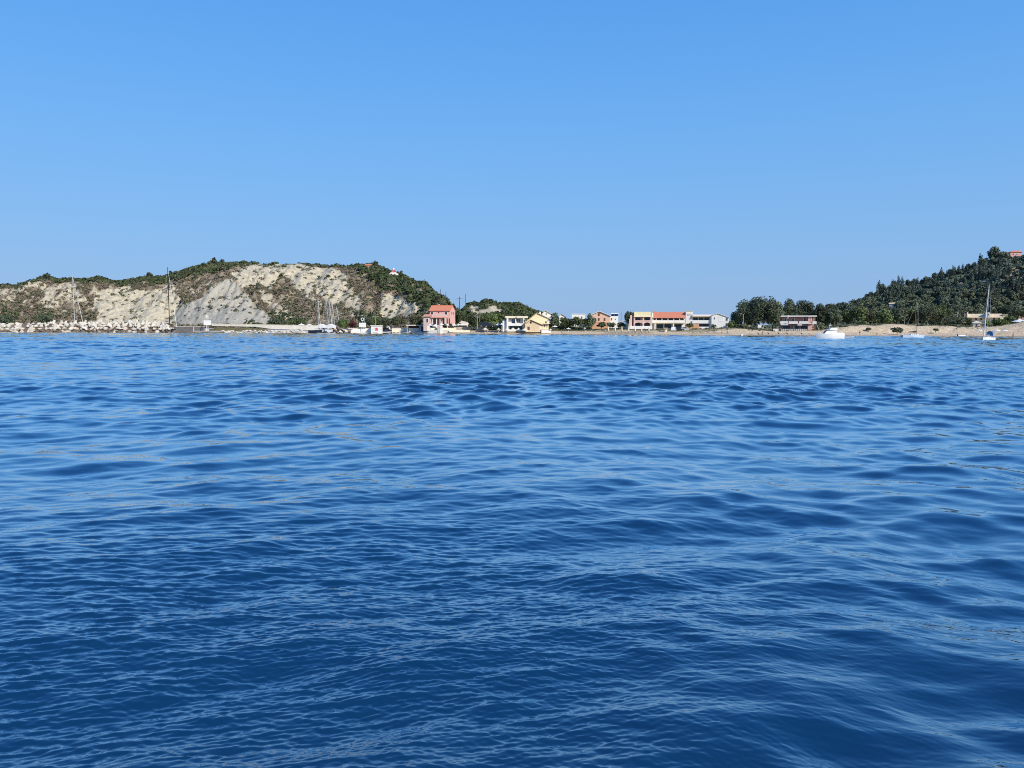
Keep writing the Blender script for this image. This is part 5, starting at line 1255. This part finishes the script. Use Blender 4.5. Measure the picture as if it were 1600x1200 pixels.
for r, (Y, z) in enumerate(rows):
    n = 38
    for i in range(n):
        px = -30 + 308*(i + .5*(r % 2) + random.uniform(-.45,.45))/n
        if px > 277 - r*5: continue
        X = (px-800)/F*Y
        top = 1 if px > 75 else .88
        if r == 0: drop(random.choice(ROCK['wet_rock'] if random.random() < .7 else ROCK['boulder']), 'boulder', (X, Y, z), 1.15, 'dark wet boulder along the waterline of the breakwater', 'boulder', 'wet boulders at the foot of the breakwater')
        elif px < 78 + random.uniform(-8, 8): drop(random.choice(ROCK['boulder'] + ROCK['pale_boulder']), 'boulder', (X, Y, z*top), random.uniform(.95, 1.4), 'natural beige boulder on the left part of the breakwater', 'boulder', 'natural boulders of the breakwater')
        elif random.random() < (.5 if r == 1 else .22): drop(random.choice(ROCK['boulder']), 'boulder', (X, Y, z), 1.1, 'brownish boulder between wet rocks and tetrapods of the breakwater', 'boulder', 'brown boulders of the breakwater')
        else: o = drop(TET, 'tetrapod', (X, Y, z + .25), random.uniform(.9, 1.6), 'white concrete tetrapod on the right part of the breakwater', 'tetrapod', 'tetrapods of the breakwater', 1.1)
for i in range(56):
    px = 342 + 138*(i + random.uniform(-.4,.4))/56; Y = 344.5 + random.uniform(0, 6) - max(0, 1)
    drop(random.choice(ROCK['pale_boulder'] + ROCK['boulder']), 'shore_rock', ((px-800)/F*Y, Y, .15 + (Y-344)*.16), random.uniform(.45, .85), 'pale rock in the riprap below the long harbour wall', 'rock', 'riprap below the harbour wall')
for i in range(24):
    px = 520 + 30*(i + random.uniform(-.4,.4))/24; Y = 346.5 + random.uniform(0, 4)
    drop(random.choice(ROCK['boulder']+ROCK['wet_rock']), 'shore_rock', ((px-800)/F*Y, Y, .5 + random.uniform(0, 1.4)), random.uniform(.55, 1.0), 'grey rock in the heap right of the harbour masts', 'rock', 'rock heap by the harbour masts')
for i in range(16):
    px = 604 + 60*(i + random.uniform(-.4,.4))/16; Y = shoreY(px) - 1.0
    drop(random.choice(ROCK['wet_rock']), 'shore_rock', ((px-800)/F*Y, Y, .02), random.uniform(.4, .75), 'dark wet rock at the water edge below the beach bar', 'rock', 'wet rocks below the beach bar')

# ================================================================ signs, lamps, poles
def sign(label, px, foot, Y, x0, x1, yt, yb, top, ring):
    t = Thing('harbour_sign', label, 'sign', px, foot, Y)
    t.part('board', M['white_paint'], [(x0, x1, yt, yb, 0, .12)])
    for x in (px-1.4, px+.9): t.part('post', M['white_paint'], [(x, x+.5, yb+.02, foot+1.5, .02, .1)])
    t.part('top_post', M['galvanised'], [(px-.25, px+.25, top+6.4, yt-.02, .03, .1)])
    if ring:
        mb = MB(); c = (t.X(px), .06, t.Z(top+3)); r = 2.6*t.k
        for i in range(12): a, b = i*math.pi/6, (i+1)*math.pi/6; mb.prism_y([(c[0]+r*math.cos(a),c[2]+r*math.sin(a)),(c[0]+r*math.cos(b),c[2]+r*math.sin(b)),(c[0]+r*.62*math.cos(b),c[2]+r*.62*math.sin(b)),(c[0]+r*.62*math.cos(a),c[2]+r*.62*math.sin(a))], 0, .1)
        mb.build('round_sign', M['white_paint'], t.o); mb = MB(); mb.box(c[0]-.15,c[0]+.15,.02,.08,c[2]-.45,c[2]+.45); mb.box(c[0]-.45,c[0]-.16,.02,.08,c[2]-.15,c[2]+.15); mb.box(c[0]+.16,c[0]+.45,.02,.08,c[2]-.15,c[2]+.15); mb.build('sign_cross', M['dark_glass'], t.o)
    else:
        q = t.part('small_sign', M['pale_concrete'], [(px-2.4, px+2.4, top, top+5.6, 0, .1)]); t.part('sign_mark', M['white_paint'], [(px-1.2, px+.4, top+1.2, top+4, -.02, -.004)], q)
sign('white harbour notice board with a small square sign above, beside the landing stage', 324, 517.5, 346, 318.6, 330, 500.6, 508, 492, False)
sign('white harbour notice board with a round crossed sign above, left of the kiosk', 566.5, 515, 351, 561, 572, 504.4, 511.2, 496, True)
def lamp(label, px, foot, Y, top, twin=True, m='galvanised'):
    t = Thing('street_lamp', label, 'street lamp', px, foot, Y); z = t.Z(top)
    MB().tube((0,0,-.5), (0,0,z), .085, .055).build('pole', M[m], t.o)
    for s in ((-1, 1) if twin else (-1,)):
        a = MB().tube((0,0,z-.05), (s*.75,0,z+.12), .04).build('arm', M[m], t.o); MB().box(s*.95-.32, s*.95+.32, -.16, .16, z+.04, z+.2).build('lamp_head', M['lamp_glass'], a)
lamp('twin headed street lamp above the round harbour sign', 569.5, 514, 360, 494); lamp('twin headed street lamp behind the harbour kiosk', 586.6, 514, 360, 494.6)
lamp('twin headed street lamp on the beach road, taller of two', 746, 512, 312, 494.4); lamp('single bent street lamp on the beach road beside the twin lamp', 749.6, 511, 316, 496, False)
lamp('curved single lamp post standing on the sand bluff', 1413.4, 507, 318, 495.4, False); lamp('pale tall lamp post in front of the grove', 1161, 513, 310, 491, False, 'pale_concrete')
def pole(label, px, foot, Y, top, arm=0, r=.14):
    t = Thing('utility_pole', label, 'utility pole', px, foot, Y); z = t.Z(top)
    MB().tube((0,0,-1.5), (0,0,z), r, r*.7).build('pole', M['timber_pole'], t.o)
    if arm:
        MB().box(-arm, arm, -.12, .02, z-.7, z-.5).build('crossarm', M['timber_pole'], t.o)
        for s in (-.9, -.45, .45, .9): MB().lathe([(.07,z-.5),(.09,z-.4),(.05,z-.28)], s*arm, -.05, 8).build('insulator', M['lamp_glass'], t.o)
pole('tall bare pole on the hillside behind the pink house roof, left of two', 688.4, 480, 352, 452); pole('bare pole on the hillside behind the pink house roof, right of two', 696.8, 480, 350, 456)
pole('utility pole with wide crossarm in the gap between the hills', 718, 487, 356, 464, 1.7, .18); pole('bare thin pole at the left edge of the small hill', 727.6, 492, 352, 459.6)
pole('thin pole on the steep right shoulder of the left hill', 663.4, 449, 420, 436, 0, .12)
pole('thin pole beside the tree right of the yellow house', 868.6, 510, 320, 489, 0, .12); pole('thin pale pole behind the restaurant hut', 970.4, 500, 372, 488, 0, .1)

# ================================================================ parasols, loungers, frames, fence
def parasol(label, px, foot, Y, wpx, top, m, group=None, rim=.35, apron=False):
    t = Thing('parasol', label, 'parasol', px, foot, Y); z = t.Z(top); r = wpx*t.k/2; h = r*rim
    MB().tube((0,0,-.4), (0,0,z), .045).build('pole', M['white_paint'], t.o)
    n = 8; vs = [(0,0,z)]; 
    for k in range(n): a = 2*math.pi*k/n + .39; vs.append((r*math.cos(a), r*math.sin(a), z-h))
    vs.append((0,0,z-.08))
    for k in range(n): a = 2*math.pi*k/n + .39; vs.append((r*math.cos(a), r*math.sin(a), z-h-.1))
    fs = []
    for k in range(n): i, j = 1+k, 1+(k+1)%n; fs += [(0,i,j), (n+1, n+1+j, n+1+i), (i, n+1+i, n+1+j, j)]
    c = MB().add(vs, fs).build('canopy', M[m], t.o)
    MB().lathe([(.03,z-.02),(.06,z+.06),(.02,z+.18)], 0, 0, 8).build('finial', M['white_paint'], c)
    return t.o
PR = [(471,513.6,360,9,505.4,'white_canvas','white parasol on the harbour wall, left of two'),(483.4,514,359,9,506,'white_canvas','white parasol on the harbour wall, right of two'),
 (672,512,325,6,506,'white_canvas','white parasol at the left end of the pink house terrace'),(680,512,324,8,506.6,'white_canvas','white parasol before the porch of the pink house'),(690,512,324,6,505,'white_canvas','white parasol over the white pillar of the pink house terrace'),(699,512,325,5,506,'white_canvas','small white parasol at the right corner of the pink house'),(709,511.6,327,7,505.6,'white_canvas','white parasol right of the pink house, nearer one'),(716.4,511.4,329,6,505.8,'white_canvas','white parasol right of the pink house, farther one'),
 (779,512,312,8,504.6,'white_canvas','white parasol in the shade left of the white balcony house'),(784,516,304,5,505,'white_canvas','white parasol touching the left wing of the white balcony house'),(792.6,517,304,7,512.4,'cream_canvas','low cream parasol before the white house, first from its left'),(801.4,517,304,8,512.2,'cream_canvas','low cream parasol before the white house, second from its left'),(810.4,517,304,8,512.4,'cream_canvas','low cream parasol before the white house, third from its left'),(820,517,299,9,512.6,'cream_canvas','low cream parasol between the white house and the yellow house'),
 (867,513,310,8,508.6,'white_canvas','white parasol beside the yellow house right wall'),(888,516.4,298,7,512.2,'white_canvas','white parasol alone on the dune right of the yellow house'),(913.6,514.4,306,4,512,'white_canvas','tiny white parasol on the dune below the flat white house'),
 (758,517.4,314,7,512,'cream_canvas','cream beach parasol near the lamp posts'),(779,518,309,5,512.8,'cream_canvas','cream beach parasol next to the dark tree on the beach'),(860,518,300,4,514,'white_canvas','white half open parasol at the right of the yellow house'),
 (1530,518.4,262,8,514.6,'white_canvas','flat pale parasol left of the blue canopied sailboat'),(1557.6,518.6,262,9,514.6,'white_canvas','flat pale parasol right of the blue canopied sailboat, nearer one'),(1570,518.6,263,9,515,'white_canvas','flat pale parasol right of the blue canopied sailboat, farther one'),(1592.4,509,290,21,498.4,'white_canvas','large white parasol over the dark bar at the right edge')]
for px, foot, Y, wpx, top, m, lab in PR: parasol(lab, px, foot, Y, wpx * (1.3 if 660 < px < 830 else 1.1), top, m, None, .6 if 660 < px < 830 else .38)
t = Thing('bar_counter', 'dark beach bar with white counter under the large parasol', 'bar', 1596, 508, 293)
t.part('back_wall', M['brown_wood'], [(1586, 1608, 502, 511, 1.5, 1.7)]); t.part('counter', M['white_plaster'], [(1594, 1608, 507, 508.2, -.4, .2)]); t.part('counter_front', M['brown_wood'], [(1594.2, 1607.8, 508.22, 511, -.3, .1)])
def canopy(label, x0, xa, x1, foot, Y, top, eave, m):
    t = Thing('canopy', label, 'canopy', xa, foot, Y); a, b = t.X(x0), t.X(x1); z0, z1 = t.Z(eave), t.Z(top)
    vs = [(a,-3,z0),(b,-3,z0),(b,1.2,z0),(a,1.2,z0),(t.X(xa),-.9,z1),(a,-3,z0-.1),(b,-3,z0-.1),(b,1.2,z0-.1),(a,1.2,z0-.1),(t.X(xa),-.9,z1-.1)]
    MB().add(vs, [(0,1,4),(1,2,4),(2,3,4),(3,0,4),(5,9,6),(6,9,7),(7,9,8),(8,9,5),(0,5,6,1),(1,6,7,2),(2,7,8,3),(3,8,5,0)]).build('canvas', M[m], t.o)
    for x, d in ((a+.1,-2.9),(b-.2,-2.9),(a+.1,1.0),(b-.2,1.0)): MB().box(x, x+.1, d, d+.1, -.5, z0-.1).build('post', M['galvanised'], t.o)
    return t
canopy('broad dark brown canopy over the left half of the taverna terrace', 1215, 1227, 1239.6, 516, 291, 505.2, 508.6, 'brown_canvas')
canopy('broad dark brown canopy over the right half of the taverna terrace', 1240, 1252, 1265.6, 516, 291, 505.6, 508.8, 'brown_canvas')
t = Thing('banner', 'pale lettered-size white panel hanging under the left taverna canopy', 'banner', 1225, 516, 288.5); t.o['label'] = 'white panel hanging under the left taverna canopy'
t.part('cloth', M['white_canvas'], [(1219.6, 1231, 506.8, 508.4, .1, .16)]); t.part('rail', M['galvanised'], [(1219.4, 1231.2, 506.5, 506.78, .08, .18)])
t = Thing('banner', 'white panel hanging under the right taverna canopy', 'banner', 1249, 516, 288.5)
t.part('cloth', M['white_canvas'], [(1246, 1253, 507, 508.6, .1, .16)]); t.part('rail', M['galvanised'], [(1245.8, 1253.2, 506.7, 506.98, .08, .18)])
def fence_(label, x0, x1, yt, yb, Y, m='white_paint'):
    t = Thing('terrace_fence', label, 'fence', (x0+x1)/2, yb, Y)
    t.part('rail', M[m], [(x0, x1, yt, yt+.5, 0, .08), (x0, x1, (yt+yb)/2, (yt+yb)/2+.4, 0, .08)])
    n = max(2, int((x1-x0)/3))
    for i in range(n+1): x = x0 + (x1-x0-.5)*i/n; t.part('post', M[m], [(x, x+.5, yt-.4, yb+1, -.04, .12)])
fence_('white fence along the taverna terrace, left stretch', 1221, 1239, 514.2, 517.4, 287); fence_('white fence along the taverna terrace, right stretch', 1240.4, 1261, 514.2, 517.4, 287)
t = Thing('notice_box', 'white box sign standing in front of the grove', 'sign', 1187, 516, 300); t.part('board', M['white_paint'], [(1184, 1189.6, 507.4, 512, 0, .3)]); t.part('post', M['timber_pole'], [(1189.7, 1190.2, 507, 518.6, .05, .2)]); t.part('leg', M['galvanised'], [(1184.6, 1185, 512.02, 518, .05, .2)])
t = Thing('white_cabinet', 'low white cooler cabinet left of the taverna terrace', 'cabinet', 1212, 518, 289); t.part('body', M['white_plaster'], [(1208, 1216.4, 514.6, 520, 0, .8)]); t.part('lid', M['white_paint'], [(1207.7, 1216.7, 514, 514.58, -.06, .86)])

def closed_parasol():
    o = empty('closed_parasol', (0,0,0), 0, '', 'parasol'); MB().tube((0,0,-.4),(0,0,2.55),.03).build('pole', M['white_paint'], o)
    MB().lathe([(.08,.6),(.32,.72),(.27,1.3),(.16,2.0),(.03,2.45)],0,0,9).build('canopy', M['cream_canvas'], o, True); return o
def lounger():
    o = empty('sun_lounger', (0,0,0), 0, '', 'sun lounger')
    MB().box(-.7,.75,-.32,.32,.30,.36).build('seat', M['dark_mesh'], o)
    MB().add([(-.7,-.32,.33),(-.7,.32,.33),(-1.25,.32,.80),(-1.25,-.32,.80),(-.66,-.32,.28),(-.66,.32,.28),(-1.21,.32,.75),(-1.21,-.32,.75)],[(0,1,2,3),(7,6,5,4),(0,4,5,1),(1,5,6,2),(2,6,7,3),(3,7,4,0)]).build('backrest', M['dark_mesh'], o)
    for x in (-.6,.65):
        for y in (-.28,.24): MB().box(x,x+.05,y,y+.05,-.1,.3).build('leg', M['alloy'], o)
    return o
def shade_frame():
    o = empty('bare_parasol', (0,0,0), 0, '', 'parasol'); MB().tube((0,0,-.3),(0,0,1.9),.05).build('pole', M['timber_pole'], o)
    mb = MB()
    for k in range(6): a = k*math.pi/3; mb.tube((0,0,1.85),(.75*math.cos(a),.75*math.sin(a),1.68),.022,n=5)
    mb.build('ribs', M['timber_pole'], o); return o
def on_sand(o, px, e, rz=0):
    Y = float(shoreY(px)) + e; o.location = ((px-800)/F*Y, Y, float(landZ(px, Y)) + .02); o.rotation_euler = (0,0,rz); return o
cp, lo, sf = closed_parasol(), lounger(), shade_frame(); first = {}
def again(proto, label, group):
    if id(proto) in first: o = copy_tree(proto)
    else: o = proto; first[id(proto)] = 1
    o['label'] = label; o['group'] = group; return o
for i, px in enumerate((950, 960.6, 971, 981.4, 991.6, 1001.6, 1013)):
    on_sand(again(cp, 'furled cream parasol in the row on the sand before the arched building', 'furled parasols in front of the restaurant'), px, 8)
    on_sand(again(lo, 'dark sun lounger on the sand under the furled cream parasols', 'loungers in front of the restaurant'), px + 3.5, 6, .2)
    on_sand(again(lo, 'dark sun lounger on the sand under the furled cream parasols', 'loungers in front of the restaurant'), px - 3, 6.5, -.1)
for i, px in enumerate((1081, 1092.6, 1103.6, 1114.6, 1126, 1135.6)):
    on_sand(again(sf, 'bare parasol pole with ribs on the sand before the white hotel', 'bare parasol frames on the beach'), px, 8)
    on_sand(again(lo, 'dark sun lounger beside the bare parasol frames', 'loungers by the bare frames'), px + 5, 6.4)
for i, px in enumerate((1174.6, 1187, 1194, 1203, 1214.6, 1219, 1228, 1232, 1240, 1254.6, 1266.6)):
    on_sand(again(lo, 'dark sun lounger on the sand in front of the taverna', 'loungers in front of the taverna'), px, 3.6, .3 if i % 2 else -.2)

# ================================================================ cars
def car(label, px, foot, Y, rz, m, L_=4.2, H=1.5, van=False):
    o = empty('parked_car', at(px, foot, Y), rz, label, 'car'); W_ = 1.75
    body = [(-L_/2,.3),(L_/2,.3),(L_/2,.62),(L_/2-.15,.78),(L_*.22,.9),(-L_/2+.1,.92),(-L_/2,.7)]
    cab = [(L_*.24,.9),(L_*.1,H),(-L_*.30,H),(-L_*.46,.91)] if not van else [(L_*.36,.9),(L_*.26,H),(-L_*.44,H),(-L_*.47,.91)]
    MB().prism_y(body[::-1], -W_/2, W_/2).build('body', M[m], o)
    MB().prism_y(cab, -W_/2+.12, W_/2-.12).build('roof', M[m], o)
    g = MB(); cx = sum(p[0] for p in cab)/4; cz = sum(p[1] for p in cab)/4
    wp = [(cx+(x-cx)*.82, cz+(z-cz)*.72+.03) for x, z in cab]
    g.prism_y(wp, -W_/2+.09, -W_/2+.14); g.build('window', M['dark_glass'], o); MB().prism_y(wp, W_/2-.14, W_/2-.09).build('window', M['dark_glass'], o)
    for x in (-L_*.31, L_*.31):
        for y in (-W_/2-.02, W_/2-.2):
            w_ = MB().tube((x,y,.32),(x,y+.22,.32),.32,n=14).build('wheel', M['rubber'], o); MB().tube((x,y-.01,.32),(x,y+.23,.32),.18,n=10).build('rim', M['alloy'], w_)
    for y in (-.65,.45): MB().box(L_/2-.02,L_/2+.03,y,y+.25,.58,.72).build('headlight', M['lamp_glass'], o)
    return o
car('dark car parked beside the harbour kiosk', 601.5, 517.0, 355, 150, 'car_dark'); car('white van parked right of the dark harbour car', 607, 516.2, 358, 100, 'car_white', 4.6, 2.1, True)
car('white car parked in front of the red roofed restaurant', 1053, 517.6, 298, 70, 'car_white', 4.2, 1.65); car('dark car in front of the restaurant, between the white car and the silver car', 1060, 517.4, 299, 5, 'car_dark'); car('silver car at the right end of the cars before the restaurant', 1070.6, 517.2, 300, 10, 'car_silver')
car('dark van in the shade near the beach road lamps', 757, 510.6, 316, 5, 'car_dark', 4.6, 1.9, True); car('dark car in the tree shade left of the white balcony house', 765, 511, 315, 0, 'car_dark')
t = Thing('ticket_booth', 'pale booth with open front left of the white car at the restaurant', 'booth', 1040, 518, 295)
t.part('wall', M['cream_plaster'], [(1037.4, 1043, 513, 520, .6, 1.6)]); t.part('roof', M['cream_canvas'], [(1036.9, 1043.5, 512.3, 512.98, -.4, 1.8)])
for x in (1037.2, 1042.6): t.part('post', M['timber_pole'], [(x, x+.5, 513, 520, -.3, -.15)])

# ================================================================ people
def person(label, loc, rz, pose, skin, wear, hairm='hair'):
    """one skinned body; pose: stand, walk, sit, swim"""
    V = {'pelvis':(0,0,.92),'waist':(0,0,1.08),'chest':(0,.01,1.3),'neck':(0,0,1.47),'jaw':(0,-.02,1.55),'head':(0,-.01,1.64),'crown':(0,.0,1.73)}
    st = .16 if pose == 'walk' else .03
    for s, n in ((-1,'l'),(1,'r')):
        V.update({n+'sh':(s*.18,0,1.40),n+'el':(s*.25,.02+.06*s*st,1.14),n+'wr':(s*.25,-.05-s*st*.8,.90),n+'ha':(s*.25,-.07-s*st*.9,.81),n+'hip':(s*.09,0,.88),n+'kn':(s*.10,-.02-s*st*.7,.48),n+'an':(s*.10,.02+s*st*1.1,.08),n+'to':(s*.11,-.13+s*st*1.1,.03)})
    if pose == 'sit':
        for n in 'lr':
            s = -1 if n == 'l' else 1
            V[n+'kn'] = (s*.13,-.42,.34); V[n+'an'] = (s*.12,-.62,.06); V[n+'to'] = (s*.12,-.76,.04); V[n+'hip'] = (s*.1,0,.14); V[n+'wr'] = (s*.2,-.3,.42); V[n+'ha'] = (s*.18,-.38,.40); V[n+'el'] = (s*.27,-.06,.5); V[n+'sh'] = (s*.18,0,.64)
        for a in ('pelvis','waist','chest','neck','jaw','head','crown'): V[a] = (V[a][0], V[a][1], V[a][2]-.76)
    R = {'pelvis':.135,'waist':.12,'chest':.15,'neck':.055,'jaw':.078,'head':.098,'crown':.06,'sh':.062,'el':.042,'wr':.03,'ha':.036,'hip':.088,'kn':.056,'an':.04,'to':.036}
    E = [('pelvis','waist'),('waist','chest'),('chest','neck'),('neck','jaw'),('jaw','head'),('head','crown')]
    for n in 'lr': E += [('chest',n+'sh'),(n+'sh',n+'el'),(n+'el',n+'wr'),(n+'wr',n+'ha'),('pelvis',n+'hip'),(n+'hip',n+'kn'),(n+'kn',n+'an'),(n+'an',n+'to')]
    # five fingers on each hand
    for n in 'lr':
        s = -1 if n == 'l' else 1; hx, hy, hz = V[n+'ha']
        for k, (dy, ln) in enumerate(((-.026,.07),(-.009,.085),(.009,.08),(.026,.06))):
            V[f'{n}f{k}'] = (hx, hy+dy*.8, hz-.02); V[f'{n}g{k}'] = (hx-s*.012, hy+dy, hz-.02-ln); R[f'f{k}'] = .010; R[f'g{k}'] = .008; E += [(n+'ha', f'{n}f{k}'), (f'{n}f{k}', f'{n}g{k}')]
        V[f'{n}t'] = (hx, hy-.065, hz-.03); R['t'] = .010; E.append((n+'ha', n+'t'))
    names = list(V); me = bpy.data.meshes.new('person'); me.from_pydata([V[a] for a in names], [(names.index(a), names.index(b)) for a, b in E], [])
    o = bpy.data.objects.new('person', me); C.objects.link(o); me.materials.append(M[skin])
    sk = o.modifiers.new('skin', 'SKIN'); sk.use_smooth_shade = True
    for i, a in enumerate(names):
        r = R.get(a) or R.get(a[1:]); me.skin_vertices[0].data[i].radius = (r, r*.85)
    me.skin_vertices[0].data[0].use_root = True
    o.modifiers.new('sub', 'SUBSURF').render_levels = 1
    hc = V['head']; hb = MB(); hb.ball((hc[0], hc[1]+.022, hc[2]+.035), .098, .108, .095, 10, 6); hb.build('hair', M[hairm], o, True)
    f = MB()
    for s in (-1, 1): f.ball((s*.035, hc[1]-.088, hc[2]-.005), .012, .008, .008, 6, 4); f.ball((s*.1, hc[1], hc[2]-.02), .014, .024, .03, 6, 4)
    f.ball((0, hc[1]-.1, hc[2]-.035), .014, .022, .024, 6, 4); f.ball((0, hc[1]-.083, hc[2]-.075), .026, .01, .007, 6, 4); f.build('face', M[skin], o, True)
    pz = V['pelvis'][2]
    if wear == 'shirt_white':
        MB().lathe([(.19,pz+.02),(.175,pz+.2),(.2,pz+.4),(.15,pz+.52),(.08,pz+.55)],0,0,12).build('shirt', M[wear], o, True)
        MB().lathe([(.17,pz-.16),(.178,pz),(.165,pz+.08)],0,0,12).build('shorts', M['swim_blue'], o, True)
    else: MB().lathe([(.165,pz-.14),(.175,pz),(.15,pz+.1)],0,0,12).build('swimwear', M[wear], o, True)
    o.location = loc; o.rotation_euler = (0,0,rz); return tag(o, label, 'person')
def ground_at(px, e): Y = float(shoreY(px)) + e; return ((px-800)/F*Y, Y, float(landZ(px, Y)))
def water_at(px, py, Y, dz): q = at(px, py, Y); return (q.x, q.y, dz)
person('person in dark swimwear standing on the sand left of the white balcony house', ground_at(780, 3), .4, 'stand', 'skin', 'swim_black')
person('person in a white shirt walking on the beach below the stone wall by the lamps', ground_at(762, 5), 1.2, 'walk', 'skin_pale', 'shirt_white')
person('person in red swimwear walking near the stone wall by the lamps', ground_at(761, 2.5), -1.0, 'walk', 'skin', 'swim_red')
person('person in dark swimwear at the water edge right of the yellow house', ground_at(877, 1.5), 0, 'stand', 'skin', 'swim_black')
person('person standing among the left furled parasols', ground_at(945, 6), .8, 'stand', 'skin_pale', 'swim_blue')
person('person in red swimwear between loungers near the grove', ground_at(1190.6, 4), 0, 'walk', 'skin_pale', 'swim_red')
person('person in brown tan standing on the sand bluff beach right of the cruiser', ground_at(1342, 4), .2, 'stand', 'skin', 'swim_black')
person('person sitting on the sand right of the cruiser, dressed in dark swimwear', ground_at(1369, 4), -.4, 'sit', 'skin', 'swim_black')
person('person in the water near the small white beached boat, further left swimmer', water_at(1473, 525.6, 262, -1.2), 0, 'stand', 'skin', 'swim_black')
person('person in the water just left of the blue canopied sailboat', water_at(1510, 526, 258, -1.0), 0, 'stand', 'skin', 'swim_blue')
person('person wading at the right end of the beach, below the dune', water_at(1583, 525.4, 254, -.5), 0, 'stand', 'skin', 'swim_red')
t = Thing('buoy', 'small white mooring buoy floating off the grove', 'buoy', 1158.6, 524.6, 264); t.o.location.z = .1
MB().ball((0,0,.15), .42, .42, .4, 10, 6).build('float', M['gelcoat'], t.o, True); MB().tube((0,0,.5),(0,0,.75),.05).build('ring', M['galvanised'], t.o)
